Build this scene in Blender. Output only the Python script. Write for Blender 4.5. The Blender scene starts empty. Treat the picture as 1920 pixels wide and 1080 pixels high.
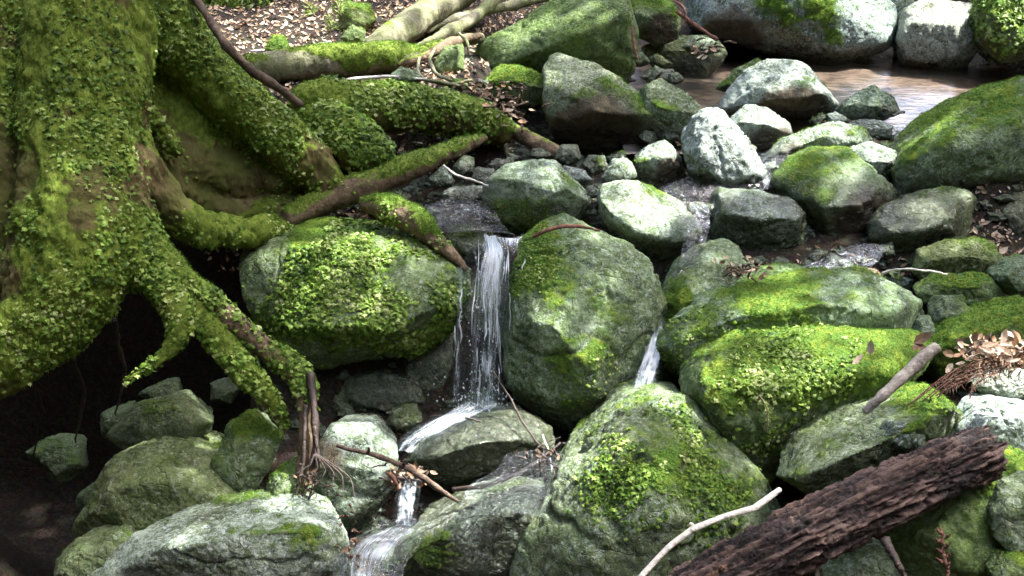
import bpy, bmesh, math, random
import numpy as np
from mathutils import Vector
rng = np.random.default_rng(7); random.seed(7)
R_ = math.radians
C = bpy.context.scene.collection

# ------------------------------------------------------------------ camera frame
F = 1884.0; PITCH = R_(25)
CAM = np.array([0, 0, 2.2])
FW = np.array([0, math.cos(PITCH), -math.sin(PITCH)])
UP = np.array([0, math.sin(PITCH), math.cos(PITCH)])
RT = np.array([1.0, 0, 0])
def at(x, y, D):
    """point seen at photo position x, y at forward distance D metres"""
    return CAM + D * (FW + (x - 960) / F * RT + (540 - y) / F * UP)
def proj(P):
    d = P - CAM; D = d @ FW
    return 960 + F * (d @ RT) / D, 540 - F * (d @ UP) / D
def dm(D):
    return float(np.interp(D, [2.0, 2.25, 2.5, 2.75, 3.0, 3.25, 3.5, 3.75, 4, 4.2, 9], [2.35, 2.55, 2.75, 3.0, 3.25, 3.45, 3.65, 3.85, 4.03, 4.2, 9]))

# ------------------------------------------------------------------ noise
def _h(i, j, k, s):
    n = (i.astype(np.int64) * 374761393 + j.astype(np.int64) * 668265263 + k.astype(np.int64) * 2147483647 + s * 1274126177) & 0x7fffffff
    n = ((n ^ (n >> 13)) * 1274126177) & 0x7fffffff
    n = ((n ^ (n >> 15)) * 2246822519) & 0x7fffffff
    return ((n ^ (n >> 16)) & 0xffff) / 32767.5 - 1.0
def vnoise(p, s=0):
    i = np.floor(p); f = p - i; f = f * f * f * (f * (f * 6 - 15) + 10)
    i = i.astype(np.int64); x, y, z = i[:, 0], i[:, 1], i[:, 2]
    u, v, w = f[:, 0], f[:, 1], f[:, 2]
    def L(a, b, t): return a + (b - a) * t
    return L(L(L(_h(x, y, z, s), _h(x+1, y, z, s), u), L(_h(x, y+1, z, s), _h(x+1, y+1, z, s), u), v),
             L(L(_h(x, y, z+1, s), _h(x+1, y, z+1, s), u), L(_h(x, y+1, z+1, s), _h(x+1, y+1, z+1, s), u), v), w)
def fbm(p, o=4, s=0, g=0.5):
    a, t, r = 1.0, 0, 0
    for k in range(o):
        r = r + a * vnoise(p * 2 ** k + 17.3 * k, s + k); t += a; a *= g
    return r / t
def sstep(a, b, x):
    t = np.clip((x - a) / (b - a), 0, 1); return t * t * (3 - 2 * t)

# ------------------------------------------------------------------ mesh helpers
def mesh(name, V, Fc, mat, smooth=True, attrs=None, parent=None, uv=None):
    me = bpy.data.meshes.new(name)
    V = np.asarray(V, np.float32)
    if isinstance(Fc, np.ndarray): groups = [Fc]
    else: groups = [np.asarray(f) for f in Fc]
    nl = sum(g.size for g in groups); nf = sum(len(g) for g in groups)
    me.vertices.add(len(V)); me.vertices.foreach_set('co', V.ravel())
    me.loops.add(nl); me.loops.foreach_set('vertex_index', np.concatenate([g.ravel() for g in groups]).astype(np.int32))
    st = []; b = 0
    for g in groups:
        st.append(b + np.arange(len(g)) * g.shape[1]); b += g.size
    me.polygons.add(nf); me.polygons.foreach_set('loop_start', np.concatenate(st).astype(np.int32))
    me.polygons.foreach_set('use_smooth', np.full(nf, smooth))
    me.update(calc_edges=True)
    for k, a in (attrs or {}).items():
        at_ = me.attributes.new(k, 'FLOAT', 'POINT'); at_.data.foreach_set('value', np.asarray(a, np.float32))
    if mat: me.materials.append(mat)
    o = bpy.data.objects.new(name, me); C.objects.link(o)
    if parent: o.parent = parent
    return o
def tag(o, label=None, cat=None, group=None, kind=None):
    if label: o['label'] = label
    if cat: o['category'] = cat
    if group: o['group'] = group
    if kind: o['kind'] = kind
    return o
def normals(V, T):
    a, b, c = V[T[:, 0]], V[T[:, 1]], V[T[:, 2]]
    fn = np.cross(b - a, c - a); N = np.zeros_like(V)
    for i in range(3):
        for k in range(3): N[:, k] += np.bincount(T[:, i], fn[:, k], len(V))
    return N / (np.linalg.norm(N, axis=1, keepdims=True) + 1e-12)
_ico = {}
def ico(l):
    if l not in _ico:
        bm = bmesh.new(); bmesh.ops.create_icosphere(bm, subdivisions=l, radius=1)
        V = np.array([v.co[:] for v in bm.verts]); V /= np.linalg.norm(V, axis=1, keepdims=True)
        _ico[l] = (V, np.array([[v.index for v in f.verts] for f in bm.faces])); bm.free()
    return _ico[l]
def hull_planes(P, c):
    bm = bmesh.new()
    for p in P: bm.verts.new(p)
    bmesh.ops.convex_hull(bm, input=bm.verts[:])
    bm.normal_update(); out = []
    for f in bm.faces:
        n = np.array(f.normal); q = np.array(f.verts[0].co)
        if f.calc_area() < 1e-7: continue
        d = n @ (q - c)
        if d < 0: n, d = -n, -d
        d = max(d, 0.006)
        for m, e in out:
            if m @ n > 0.993 and abs(e - d) < 0.02: break
        else: out.append((n, d))
    bm.free()
    return np.array([o[0] for o in out]), np.array([o[1] for o in out])
def radial(planes, U, k):
    N, d = planes
    q = np.maximum(U @ N.T, 0) / d
    m = q.max(axis=1, keepdims=True)
    return 1.0 / (m[:, 0] * (((q / m) ** k).sum(axis=1)) ** (1.0 / k))

# ------------------------------------------------------------------ leaf scattering
LEAF3 = (np.array([[0, 0, 0], [.28, -.2, .05], [.22, -.5, -.03], [.6, -.34, .04], [.68, -.16, .08], [1.0, 0, -.1], [.68, .16, .08], [.6, .34, .04], [.22, .5, -.03], [.28, .2, .05], [.45, 0, .12]]),
         np.array([[0, 1, 10], [1, 2, 3], [1, 3, 10], [3, 4, 10], [4, 5, 10], [5, 6, 10], [6, 7, 10], [7, 9, 10], [7, 8, 9], [9, 0, 10]]))
LEAF1 = (np.array([[0, 0, 0], [.35, -.22, .05], [.35, .22, .05], [1, 0, -.08], [.5, 0, .12]]), np.array([[0, 1, 4], [1, 3, 4], [3, 2, 4], [2, 0, 4]]))
TUFT = (np.array([[0, -.12, 0], [0, .12, 0], [1, 0, .35], [.1, -.1, 0], [.1, .1, 0], [.5, .7, .7], [.1, -.1, 0], [.1, .1, 0], [.5, -.7, .7]]),
        np.array([[0, 1, 2], [3, 4, 5], [6, 7, 8]]))
def scatter(V, T, mask, n, size, tmpl, rnd=.5, down=.7, lift=.4, off=.0, tone=(0, 1)):
    """many small leaves standing on a surface; returns verts, tris, tone"""
    a, b, c = V[T[:, 0]], V[T[:, 1]], V[T[:, 2]]
    fn = np.cross(b - a, c - a); ar = np.linalg.norm(fn, axis=1)
    fnn = fn / (ar[:, None] + 1e-12)
    ctr = (a + b + c) / 3
    w = ar * mask[T].mean(axis=1)
    vd = CAM - ctr; vd /= np.linalg.norm(vd, axis=1, keepdims=True)
    w = w * ((fnn * vd).sum(1) > -0.35)
    if w.sum() < 1e-9 or n < 1: return None
    i = rng.choice(len(T), int(n), p=w / w.sum())
    u, v = rng.random(len(i)), rng.random(len(i)); s = u + v > 1; u[s], v[s] = 1 - u[s], 1 - v[s]
    P = a[i] + (b - a)[i] * u[:, None] + (c - a)[i] * v[:, None]
    N = fnn[i]
    P = P + N * off
    z = np.array([0, 0, 1.0])
    dn = -z * down + rng.normal(0, rnd, P.shape)
    dn -= N * (dn * N).sum(1, keepdims=True)
    dn /= np.linalg.norm(dn, axis=1, keepdims=True) + 1e-9
    dirv = dn + N * (lift * rng.random((len(P), 1))); dirv /= np.linalg.norm(dirv, axis=1, keepdims=True)
    N2 = N + rng.normal(0, .3, P.shape); N2 -= dirv * (N2 * dirv).sum(1, keepdims=True); N2 /= np.linalg.norm(N2, axis=1, keepdims=True)
    S = np.cross(N2, dirv)
    tv, tf = tmpl
    sz = size * (0.4 + 1.0 * rng.random((len(P), 1, 1)) ** 1.6)
    W = P[:, None, :] + sz * (tv[None, :, :1] * dirv[:, None] + tv[None, :, 1:2] * S[:, None] + tv[None, :, 2:3] * N2[:, None])
    FF = tf[None] + (np.arange(len(P)) * len(tv))[:, None, None]
    clump = vnoise(P * 14, 5) * .25 + vnoise(P * 4, 9) * .2
    tn = tone[0] + (tone[1] - tone[0]) * np.clip(rng.random(len(P)) * .7 + .15 + clump, 0, 1)
    return W.reshape(-1, 3), FF.reshape(-1, 3), np.repeat(tn, len(tv))
def leafmesh(name, parts, mat, parent):
    parts = [p for p in parts if p is not None]
    if not parts: return None
    V, T, A = [], [], []; b = 0
    for v, t, a in parts:
        V.append(v); T.append(t + b); A.append(a); b += len(v)
    return mesh(name, np.vstack(V), np.vstack(T), mat, False, {'tone': np.concatenate(A)}, parent)

# ------------------------------------------------------------------ materials
def mat(name):
    m = bpy.data.materials.new(name); m.use_nodes = True; nt = m.node_tree; nt.nodes.clear()
    out = nt.nodes.new('ShaderNodeOutputMaterial')
    def N(t, **k):
        n = nt.nodes.new('ShaderNode' + t)
        for a, b in k.items():
            if a == 'inp':
                for i, v in b.items():
                    if hasattr(v, 'is_linked') or isinstance(v, bpy.types.NodeSocket): nt.links.new(v, n.inputs[i])
                    else: n.inputs[i].default_value = v
            else: setattr(n, a, b)
        return n
    return m, nt, out, N
def mixc(N, f, a, b, mode='MIX'):
    n = N('Mix', data_type='RGBA', blend_type=mode)
    for i, v in ((0, f), (6, a), (7, b)):
        if isinstance(v, bpy.types.NodeSocket): n.id_data.links.new(v, n.inputs[i])
        else: n.inputs[i].default_value = v if not isinstance(v, tuple) else (*v, 1)
    return n.outputs[2]
def ramp(N, fac, *st):
    n = N('ValToRGB'); n.id_data.links.new(fac, n.inputs[0]); e = n.color_ramp.elements
    while len(e) < len(st): e.new(.5)
    for x, (p, c) in zip(e, st):
        x.position = p; x.color = (c, c, c, 1) if not isinstance(c, tuple) else (*c, 1)
    return n.outputs[0]
def math_(N, op, a, b=0.0, c=0.0, clamp=False):
    n = N('Math', operation=op, use_clamp=clamp)
    for i, v in enumerate((a, b, c)):
        if isinstance(v, bpy.types.NodeSocket): n.id_data.links.new(v, n.inputs[i])
        else: n.inputs[i].default_value = v
    return n.outputs[0]
def coords(N):
    tc = N('TexCoord'); oi = N('ObjectInfo')
    v = N('VectorMath', operation='MULTIPLY_ADD', inp={0: oi.outputs['Random'], 1: (37., 91., 53.), 2: tc.outputs['Object']})
    return v.outputs[0]
def noise(N, co, sc, det=6, rough=.6, dist=0.):
    return N('TexNoise', inp={'Vector': co, 'Scale': sc, 'Detail': det, 'Roughness': rough, 'Distortion': dist}).outputs[0]

def rock_material():
    m, nt, out, N = mat('mossy_rock')
    co = coords(N)
    pale = N('Attribute', attribute_type='OBJECT', attribute_name='pale').outputs['Fac']
    wet = math_(N, 'MAXIMUM', N('Attribute', attribute_type='OBJECT', attribute_name='wet').outputs['Fac'], N('Attribute', attribute_name='damp').outputs['Fac'])
    film = N('Attribute', attribute_type='OBJECT', attribute_name='film').outputs['Fac']
    moss = N('Attribute', attribute_name='moss').outputs['Fac']
    big = noise(N, co, 5, 5, .6); mid = noise(N, co, 22, 6, .7, .6); fine = noise(N, co, 110, 4, .7); sp = noise(N, co, 62, 5, .8, 1.0)
    c0 = mixc(N, ramp(N, mid, (.36, 0.), (.62, 1.)), (.024, .032, .018), (.16, .18, .125))
    c0 = mixc(N, ramp(N, big, (.42, 0.), (.6, .6)), c0, (.085, .08, .06))
    # pale crusts of lichen with ragged edges
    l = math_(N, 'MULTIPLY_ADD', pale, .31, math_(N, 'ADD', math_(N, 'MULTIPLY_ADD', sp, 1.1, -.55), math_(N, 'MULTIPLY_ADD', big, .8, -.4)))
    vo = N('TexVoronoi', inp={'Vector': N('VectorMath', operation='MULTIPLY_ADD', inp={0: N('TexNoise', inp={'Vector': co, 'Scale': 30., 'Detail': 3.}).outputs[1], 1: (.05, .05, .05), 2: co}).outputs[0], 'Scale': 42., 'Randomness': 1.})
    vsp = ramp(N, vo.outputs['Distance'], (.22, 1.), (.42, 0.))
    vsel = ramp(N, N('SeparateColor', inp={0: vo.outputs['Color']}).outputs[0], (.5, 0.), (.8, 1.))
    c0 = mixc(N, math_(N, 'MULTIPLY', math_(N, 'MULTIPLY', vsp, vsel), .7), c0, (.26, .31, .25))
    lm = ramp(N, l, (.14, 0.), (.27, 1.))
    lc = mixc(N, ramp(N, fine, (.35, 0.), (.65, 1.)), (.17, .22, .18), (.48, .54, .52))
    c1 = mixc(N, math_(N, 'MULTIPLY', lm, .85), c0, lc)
    bl = noise(N, co, 30, 3, .6, 1.5); bl2 = noise(N, N('VectorMath', operation='ADD', inp={0: co, 1: (5.3, 2.1, 7.7)}).outputs[0], 55, 4, .65, 1.)
    c1 = mixc(N, math_(N, 'MULTIPLY', ramp(N, bl, (.52, 0.), (.57, 1.)), .7), c1, mixc(N, fine, (.03, .045, .022), (.085, .11, .06)))
    c1 = mixc(N, math_(N, 'MULTIPLY', ramp(N, bl2, (.57, 0.), (.61, 1.)), math_(N, 'MULTIPLY_ADD', pale, .75, .1)), c1, (.47, .54, .52))
    c1 = mixc(N, math_(N, 'MULTIPLY', ramp(N, fine, (.5, 0.), (.62, 1.)), .45), c1, (.03, .04, .025))
    # thin green film of algae
    fm = math_(N, 'MULTIPLY', math_(N, 'MULTIPLY', film, 1.), ramp(N, math_(N, 'ADD', math_(N, 'MULTIPLY', big, .5), math_(N, 'MULTIPLY', mid, .5)), (.30, 0.), (.58, 1.)))
    fcol = mixc(N, ramp(N, math_(N, 'MULTIPLY_ADD', fine, .5, math_(N, 'MULTIPLY', sp, .5)), (.38, 0.), (.60, 1.)), (.045, .085, .02), (.15, .21, .06))
    c2 = mixc(N, fm, c1, fcol)
    orr = N('ObjectInfo').outputs['Random']
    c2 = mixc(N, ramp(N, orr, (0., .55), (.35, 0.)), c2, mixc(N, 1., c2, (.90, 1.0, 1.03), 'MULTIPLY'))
    c2 = mixc(N, ramp(N, orr, (.7, 0.), (1., .6)), c2, mixc(N, 1., c2, (1.18, 1.0, .78), 'MULTIPLY'))
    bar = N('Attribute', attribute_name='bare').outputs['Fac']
    c2 = mixc(N, math_(N, 'MULTIPLY', bar, .9), c2, mixc(N, ramp(N, mid, (.35, 0.), (.65, 1.)), (.028, .021, .014), (.10, .075, .05)))  # brown bare rock, with shade painted into fronts and undersides
    # cracks and pits
    cr = N('TexVoronoi', feature='DISTANCE_TO_EDGE', inp={'Vector': N('VectorMath', operation='MULTIPLY_ADD', inp={0: N('TexNoise', inp={'Vector': co, 'Scale': 9.}).outputs[1], 1: (.25, .25, .25), 2: co}).outputs[0], 'Scale': 4.5}).outputs[0]
    crm = ramp(N, cr, (0., 1.), (.012, 0.))
    c2 = mixc(N, math_(N, 'MULTIPLY', math_(N, 'MULTIPLY', crm, .5), ramp(N, big, (.48, 0.), (.6, 1.))), c2, (.02, .022, .018))
    mc = mixc(N, ramp(N, fine, (.3, 0.), (.7, 1.)), (.030, .075, .009), (.115, .205, .034))
    mc = mixc(N, ramp(N, mid, (.45, 0.), (.7, .8)), mc, (.21, .24, .03))
    me_ = math_(N, 'ADD', moss, math_(N, 'MULTIPLY', math_(N, 'SUBTRACT', sp, .5), 1.1))
    mm = ramp(N, me_, (.18, 0.), (.85, 1.))
    c3 = mixc(N, mm, c2, mc)
    c3 = mixc(N, math_(N, 'MULTIPLY', wet, .8), c3, mixc(N, 1., c3, (.22, .21, .19), 'MULTIPLY'))
    rg = math_(N, 'SUBTRACT', math_(N, 'MULTIPLY_ADD', mid, .3, .62), math_(N, 'MULTIPLY', wet, .72), clamp=True)
    h = math_(N, 'ADD', math_(N, 'MULTIPLY', fine, .5), math_(N, 'ADD', mid, math_(N, 'MULTIPLY', math_(N, 'MULTIPLY', mm, fine), 1.5)))
    h = math_(N, 'SUBTRACT', h, math_(N, 'MULTIPLY', crm, .35))
    bp = N('Bump', inp={'Strength': .85, 'Distance': .014, 'Height': h})
    b = N('BsdfPrincipled', inp={'Base Color': c3, 'Roughness': rg, 'Normal': bp.outputs[0], 'Specular IOR Level': math_(N, 'MULTIPLY_ADD', wet, .42, .08)})
    nt.links.new(b.outputs[0], out.inputs[0]); return m
def leaf_material(name, cols, trans=.25, rough=.45):
    m, nt, out, N = mat(name)
    t = N('Attribute', attribute_name='tone').outputs['Fac']
    c = ramp(N, t, *[(i / (len(cols) - 1), k) for i, k in enumerate(cols)])
    b = N('BsdfPrincipled', inp={'Base Color': c, 'Roughness': rough, 'Specular IOR Level': .16})
    tr = N('BsdfTranslucent', inp={'Color': c})
    mx = N('MixShader', inp={0: trans, 1: b.outputs[0], 2: tr.outputs[0]})
    nt.links.new(mx.outputs[0], out.inputs[0]); return m
def bark_material(name, dark, light, green=None, stretch=(1, 1, 1), wet=0., mossattr=False, sc=14):
    m, nt, out, N = mat(name)
    tc = N('TexCoord').outputs['Object']
    co = N('VectorMath', operation='MULTIPLY', inp={0: tc, 1: stretch}).outputs[0]
    a = noise(N, co, sc, 7, .68, .8); f = noise(N, co, sc * 6, 4, .7); big = noise(N, tc, 4, 4, .6)
    c = mixc(N, ramp(N, a, (.34, 0.), (.66, 1.)), dark, light)
    c = mixc(N, math_(N, 'MULTIPLY', ramp(N, f, (.45, 0.), (.75, 1.)), .5), c, tuple(min(1, x * 1.7) for x in light))
    if green:
        c = mixc(N, ramp(N, big, (.4, 0.), (.6, .85)), c, green)
    if mossattr:
        ms = N('Attribute', attribute_name='moss').outputs['Fac']
        g = mixc(N, ramp(N, f, (.3, 0.), (.7, 1.)), (.042, .068, .008), (.14, .182, .028))
        c = mixc(N, ramp(N, math_(N, 'ADD', ms, math_(N, 'MULTIPLY', math_(N, 'SUBTRACT', a, .5), 1.2)), (.35, 0.), (.65, 1.)), c, g)
    bp = N('Bump', inp={'Strength': .8, 'Distance': .012, 'Height': math_(N, 'ADD', a, math_(N, 'MULTIPLY', f, .4))})
    b = N('BsdfPrincipled', inp={'Base Color': c, 'Roughness': .8 - wet * .5, 'Normal': bp.outputs[0], 'Specular IOR Level': .1 + wet * .3})
    nt.links.new(b.outputs[0], out.inputs[0]); return m
def ground_material():
    m, nt, out, N = mat('forest_soil')
    co = N('TexCoord').outputs['Object']
    a = noise(N, co, 7, 6, .65); f = noise(N, co, 60, 5, .7)
    v = N('TexVoronoi', inp={'Vector': co, 'Scale': 38.})
    c = mixc(N, a, (.010, .008, .006), (.045, .035, .024))
    c = mixc(N, ramp(N, f, (.45, 0.), (.65, .7)), c, (.065, .055, .042))
    c = mixc(N, .35, c, mixc(N, 1., c, v.outputs['Color'], 'MULTIPLY'))
    bp = N('Bump', inp={'Strength': 1., 'Distance': .02, 'Height': math_(N, 'ADD', f, math_(N, 'MULTIPLY', a, 2.))})
    b = N('BsdfPrincipled', inp={'Base Color': c, 'Roughness': .75, 'Normal': bp.outputs[0], 'Specular IOR Level': .1})
    nt.links.new(b.outputs[0], out.inputs[0]); return m
def water_material(name, tint=(.82, .86, .8), sc=9., bump=.25, foam=0., stretch=(1, 1, 1), rough=.03, ior=1.33, lo=.35, hi=.95):
    m, nt, out, N = mat(name)
    tc = N('TexCoord').outputs['Object']
    co = N('VectorMath', operation='MULTIPLY', inp={0: tc, 1: stretch}).outputs[0]
    n1 = noise(N, co, sc, 4, .55, .8); n2 = noise(N, co, sc * 4, 3, .5, .4)
    bp = N('Bump', inp={'Strength': bump, 'Distance': .03, 'Height': math_(N, 'ADD', n1, math_(N, 'MULTIPLY', n2, .3))})
    fr = N('Fresnel', inp={'IOR': ior, 'Normal': bp.outputs[0]})
    t = N('BsdfTransparent', inp={'Color': (*tint, 1)})
    g = N('BsdfGlossy', inp={'Color': (1, 1, 1, 1), 'Roughness': rough, 'Normal': bp.outputs[0]})
    s = N('MixShader', inp={0: fr.outputs[0], 1: t.outputs[0], 2: g.outputs[0]})
    if foam:
        d = N('BsdfDiffuse', inp={'Color': (.78, .83, .86, 1)})
        fo = math_(N, 'ADD', N('Attribute', attribute_name='foam').outputs['Fac'], math_(N, 'MULTIPLY', math_(N, 'SUBTRACT', math_(N, 'MULTIPLY_ADD', n2, .5, math_(N, 'MULTIPLY', n1, .5)), .5), 2.4))
        s = N('MixShader', inp={0: math_(N, 'MULTIPLY', ramp(N, fo, (lo, 0.), (hi, 1.)), foam), 1: s.outputs[0], 2: d.outputs[0]})
    nt.links.new(s.outputs[0], out.inputs[0]); return m
def fall_material(name, gain=1.0):
    m, nt, out, N = mat(name)
    u = N('Attribute', attribute_name='across').outputs['Fac']; t = N('Attribute', attribute_name='along').outputs['Fac']; fo = N('Attribute', attribute_name='foam').outputs['Fac']
    cv = N('CombineXYZ', inp={0: math_(N, 'MULTIPLY', u, 17.), 1: math_(N, 'MULTIPLY', t, 1.8)}).outputs[0]
    n = noise(N, cv, 1., 5, .68, .7)
    cv2 = N('CombineXYZ', inp={0: math_(N, 'MULTIPLY', u, 60.), 1: math_(N, 'MULTIPLY', t, 6.)}).outputs[0]
    n2 = noise(N, cv2, 1., 3, .6, .2)
    d = N('BsdfDiffuse', inp={'Color': (.52, .60, .66, 1)}); tl = N('BsdfTranslucent', inp={'Color': (.52, .60, .66, 1)})
    bp = N('Bump', inp={'Strength': .6, 'Distance': .01, 'Height': n2})
    g = N('BsdfGlossy', inp={'Color': (1, 1, 1, 1), 'Roughness': .08, 'Normal': bp.outputs[0]})
    w = N('MixShader', inp={0: .45, 1: d.outputs[0], 2: tl.outputs[0]}); w = N('MixShader', inp={0: .22, 1: w.outputs[0], 2: g.outputs[0]})
    tr = N('BsdfTransparent', inp={'Color': (.93, .96, .96, 1)})
    a = math_(N, 'ADD', math_(N, 'MULTIPLY_ADD', n, .65, math_(N, 'MULTIPLY', n2, .35)), math_(N, 'MULTIPLY', math_(N, 'SUBTRACT', fo, .5), .7))
    al = math_(N, 'MULTIPLY', ramp(N, a, (.41, 0.02), (.70, .88)), gain)
    s = N('MixShader', inp={0: al, 1: tr.outputs[0], 2: w.outputs[0]})
    nt.links.new(s.outputs[0], out.inputs[0]); return m

M_ROCK = rock_material()
M_LEAF = leaf_material('creeping_leaf', [(.018, .042, .006), (.05, .10, .010), (.105, .18, .022), (.18, .26, .05), (.34, .38, .17)], .22, .42)
M_MOSS = leaf_material('moss_tuft', [(.022, .06, .007), (.065, .14, .014), (.12, .22, .028), (.21, .31, .06)], .3, .7)
M_LITTER = leaf_material('dead_leaf', [(.06, .035, .02), (.19, .12, .075), (.34, .25, .175), (.50, .41, .31), (.36, .20, .11), (.54, .45, .24)], .1, .6)
M_TRUNK = bark_material('mossy_bark', (.03, .021, .009), (.125, .10, .045), (.075, .09, .02), (1, 1, .45), 0, True)
M_ROOT = bark_material('root_bark', (.04, .026, .015), (.15, .11, .07), None, (1, 1, 1), .15, True)
M_PALE = bark_material('pale_bark', (.09, .085, .055), (.25, .235, .165), (.11, .13, .05), (1, 1, 1), 0, True)
M_ROTTEN = bark_material('rotten_wood', (.010, .006, .006), (.085, .050, .045), None, (1, 1, 1), .2, False, 20)
M_TWIG = bark_material('twig_bark', (.03, .021, .016), (.115, .085, .065), None, (1, 1, 1), 0)
M_PTWIG = bark_material('bleached_twig', (.34, .32, .28), (.60, .57, .51), None, (1, 1, 1), 0)
M_GTWIG = bark_material('grey_branch_bark', (.10, .085, .07), (.33, .30, .26), None, (1, 1, 1), 0)
M_RTWIG = bark_material('reddish_twig', (.06, .026, .018), (.19, .10, .07), None, (1, 1, 1), 0)
M_DTWIG = bark_material('dark_wet_twig', (.012, .009, .007), (.05, .035, .028), None, (1, 1, 1), .6)
M_SOIL = ground_material()

# ------------------------------------------------------------------ terrain
_gy = [(-60, 7.6), (0, 6.9), (125, 5.75), (230, 4.7), (330, 4.15), (400, 3.85), (440, 3.72), (600, 3.62), (750, 3.56), (900, 3.25), (1080, 3.0), (1300, 2.75)]
_gp = np.array([at(960, y, D) for y, D in _gy])[::-1]
def terrain(X, Y):
    z = np.interp(Y, np.r_[-1.2, .6, 1.3, _gp[:, 1]], np.r_[.75, .55, .1, _gp[:, 2]])
    z = z - .09
    p = np.stack([X, Y, X * 0], -1).reshape(-1, 3)
    n = fbm(p * 2.2, 4, 3).reshape(X.shape)
    # pond basin
    pond = sstep(.55, .75, X) * sstep(4.35, 4.75, Y) * (1 - sstep(5.9, 6.1, Y))
    z = z - pond * .10
    # litter terrace on the left bank
    ter = sstep(4.12, 4.32, Y + .1 * n) * (1 - sstep(-.22, .06, X + .12 * n))
    z = z + ter * (1.13 + .12 * sstep(4.5, 6.5, Y) - z)
    led = sstep(3.75, 4.0, Y) * (1 - sstep(-.85, -.62, X + .08 * n))
    z = np.maximum(z, led * .9)
    # right bank
    rb = .12 + .5 * sstep(.35, 1.15, X) * sstep(2.25, 2.75, Y)
    z = np.where((Y < 3.5) & (Y > 1.2), np.maximum(z, rb - .09 - .6 * sstep(3.2, 3.5, Y) * 0), z)
    z = z + .55 * sstep(2.75, 3.25, X) * (Y > 3.2) + .35 * sstep(1.75, 2.4, X) * (1 - sstep(2.9, 3.3, Y)) * (Y > 0)
    z = z + .17 * sstep(1.65, 1.9, X) * (1 - sstep(4.4, 4.62, Y)) * sstep(3.5, 3.8, Y)
    # gully sides all round, mostly unseen, steepened to block low sky light
    r = np.hypot(X * .95, (Y - 3.6))
    pit = sstep(-.92, -1.12, X) * sstep(1.7, 1.95, Y) * (1 - sstep(3.75, 4.0, Y))
    z = z - pit * (z + .6)
    z = z + 2.2 * sstep(-1.75, -2.5, X) * sstep(.2, .9, Y) * (1 - sstep(2.9, 3.4, Y))  # unseen left bank added to keep sky light off the hollow
    up = np.exp(-((np.arctan2(X, np.maximum(Y - 1, .01)) - .5) / .28) ** 2) * (Y > 3)
    z = z + (1 - .85 * up) * (1.6 * np.maximum(0, r - 4.6) * sstep(4.2, 6, r) - 1.2 * np.maximum(0, r - 12))
    return z + .035 * n
def axis(a, b, st, far, grow=1.25):
    xs = list(np.arange(a, b, st)); s = st
    while xs[-1] < far: s *= grow; xs.append(xs[-1] + s)
    s = st; lo = []
    x = a
    while x > -far: s *= grow; x -= s; lo.append(x)
    return np.array(lo[::-1] + xs)
gx, gyv = axis(-2.6, 2.6, .03, 32), axis(1.4, 7.2, .03, 34)
X, Y = np.meshgrid(gx, gyv)
Z = terrain(X, Y)
nx, ny = len(gx), len(gyv)
idx = np.arange(nx * ny).reshape(ny, nx)
quads = np.stack([idx[:-1, :-1], idx[:-1, 1:], idx[1:, 1:], idx[1:, :-1]], -1).reshape(-1, 4)
GV = np.stack([X, Y, Z], -1).reshape(-1, 3)
tag(mesh('ground', GV, quads, M_SOIL), 'dark damp soil and gravel of the forest gully floor', 'ground', kind='structure')

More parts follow.
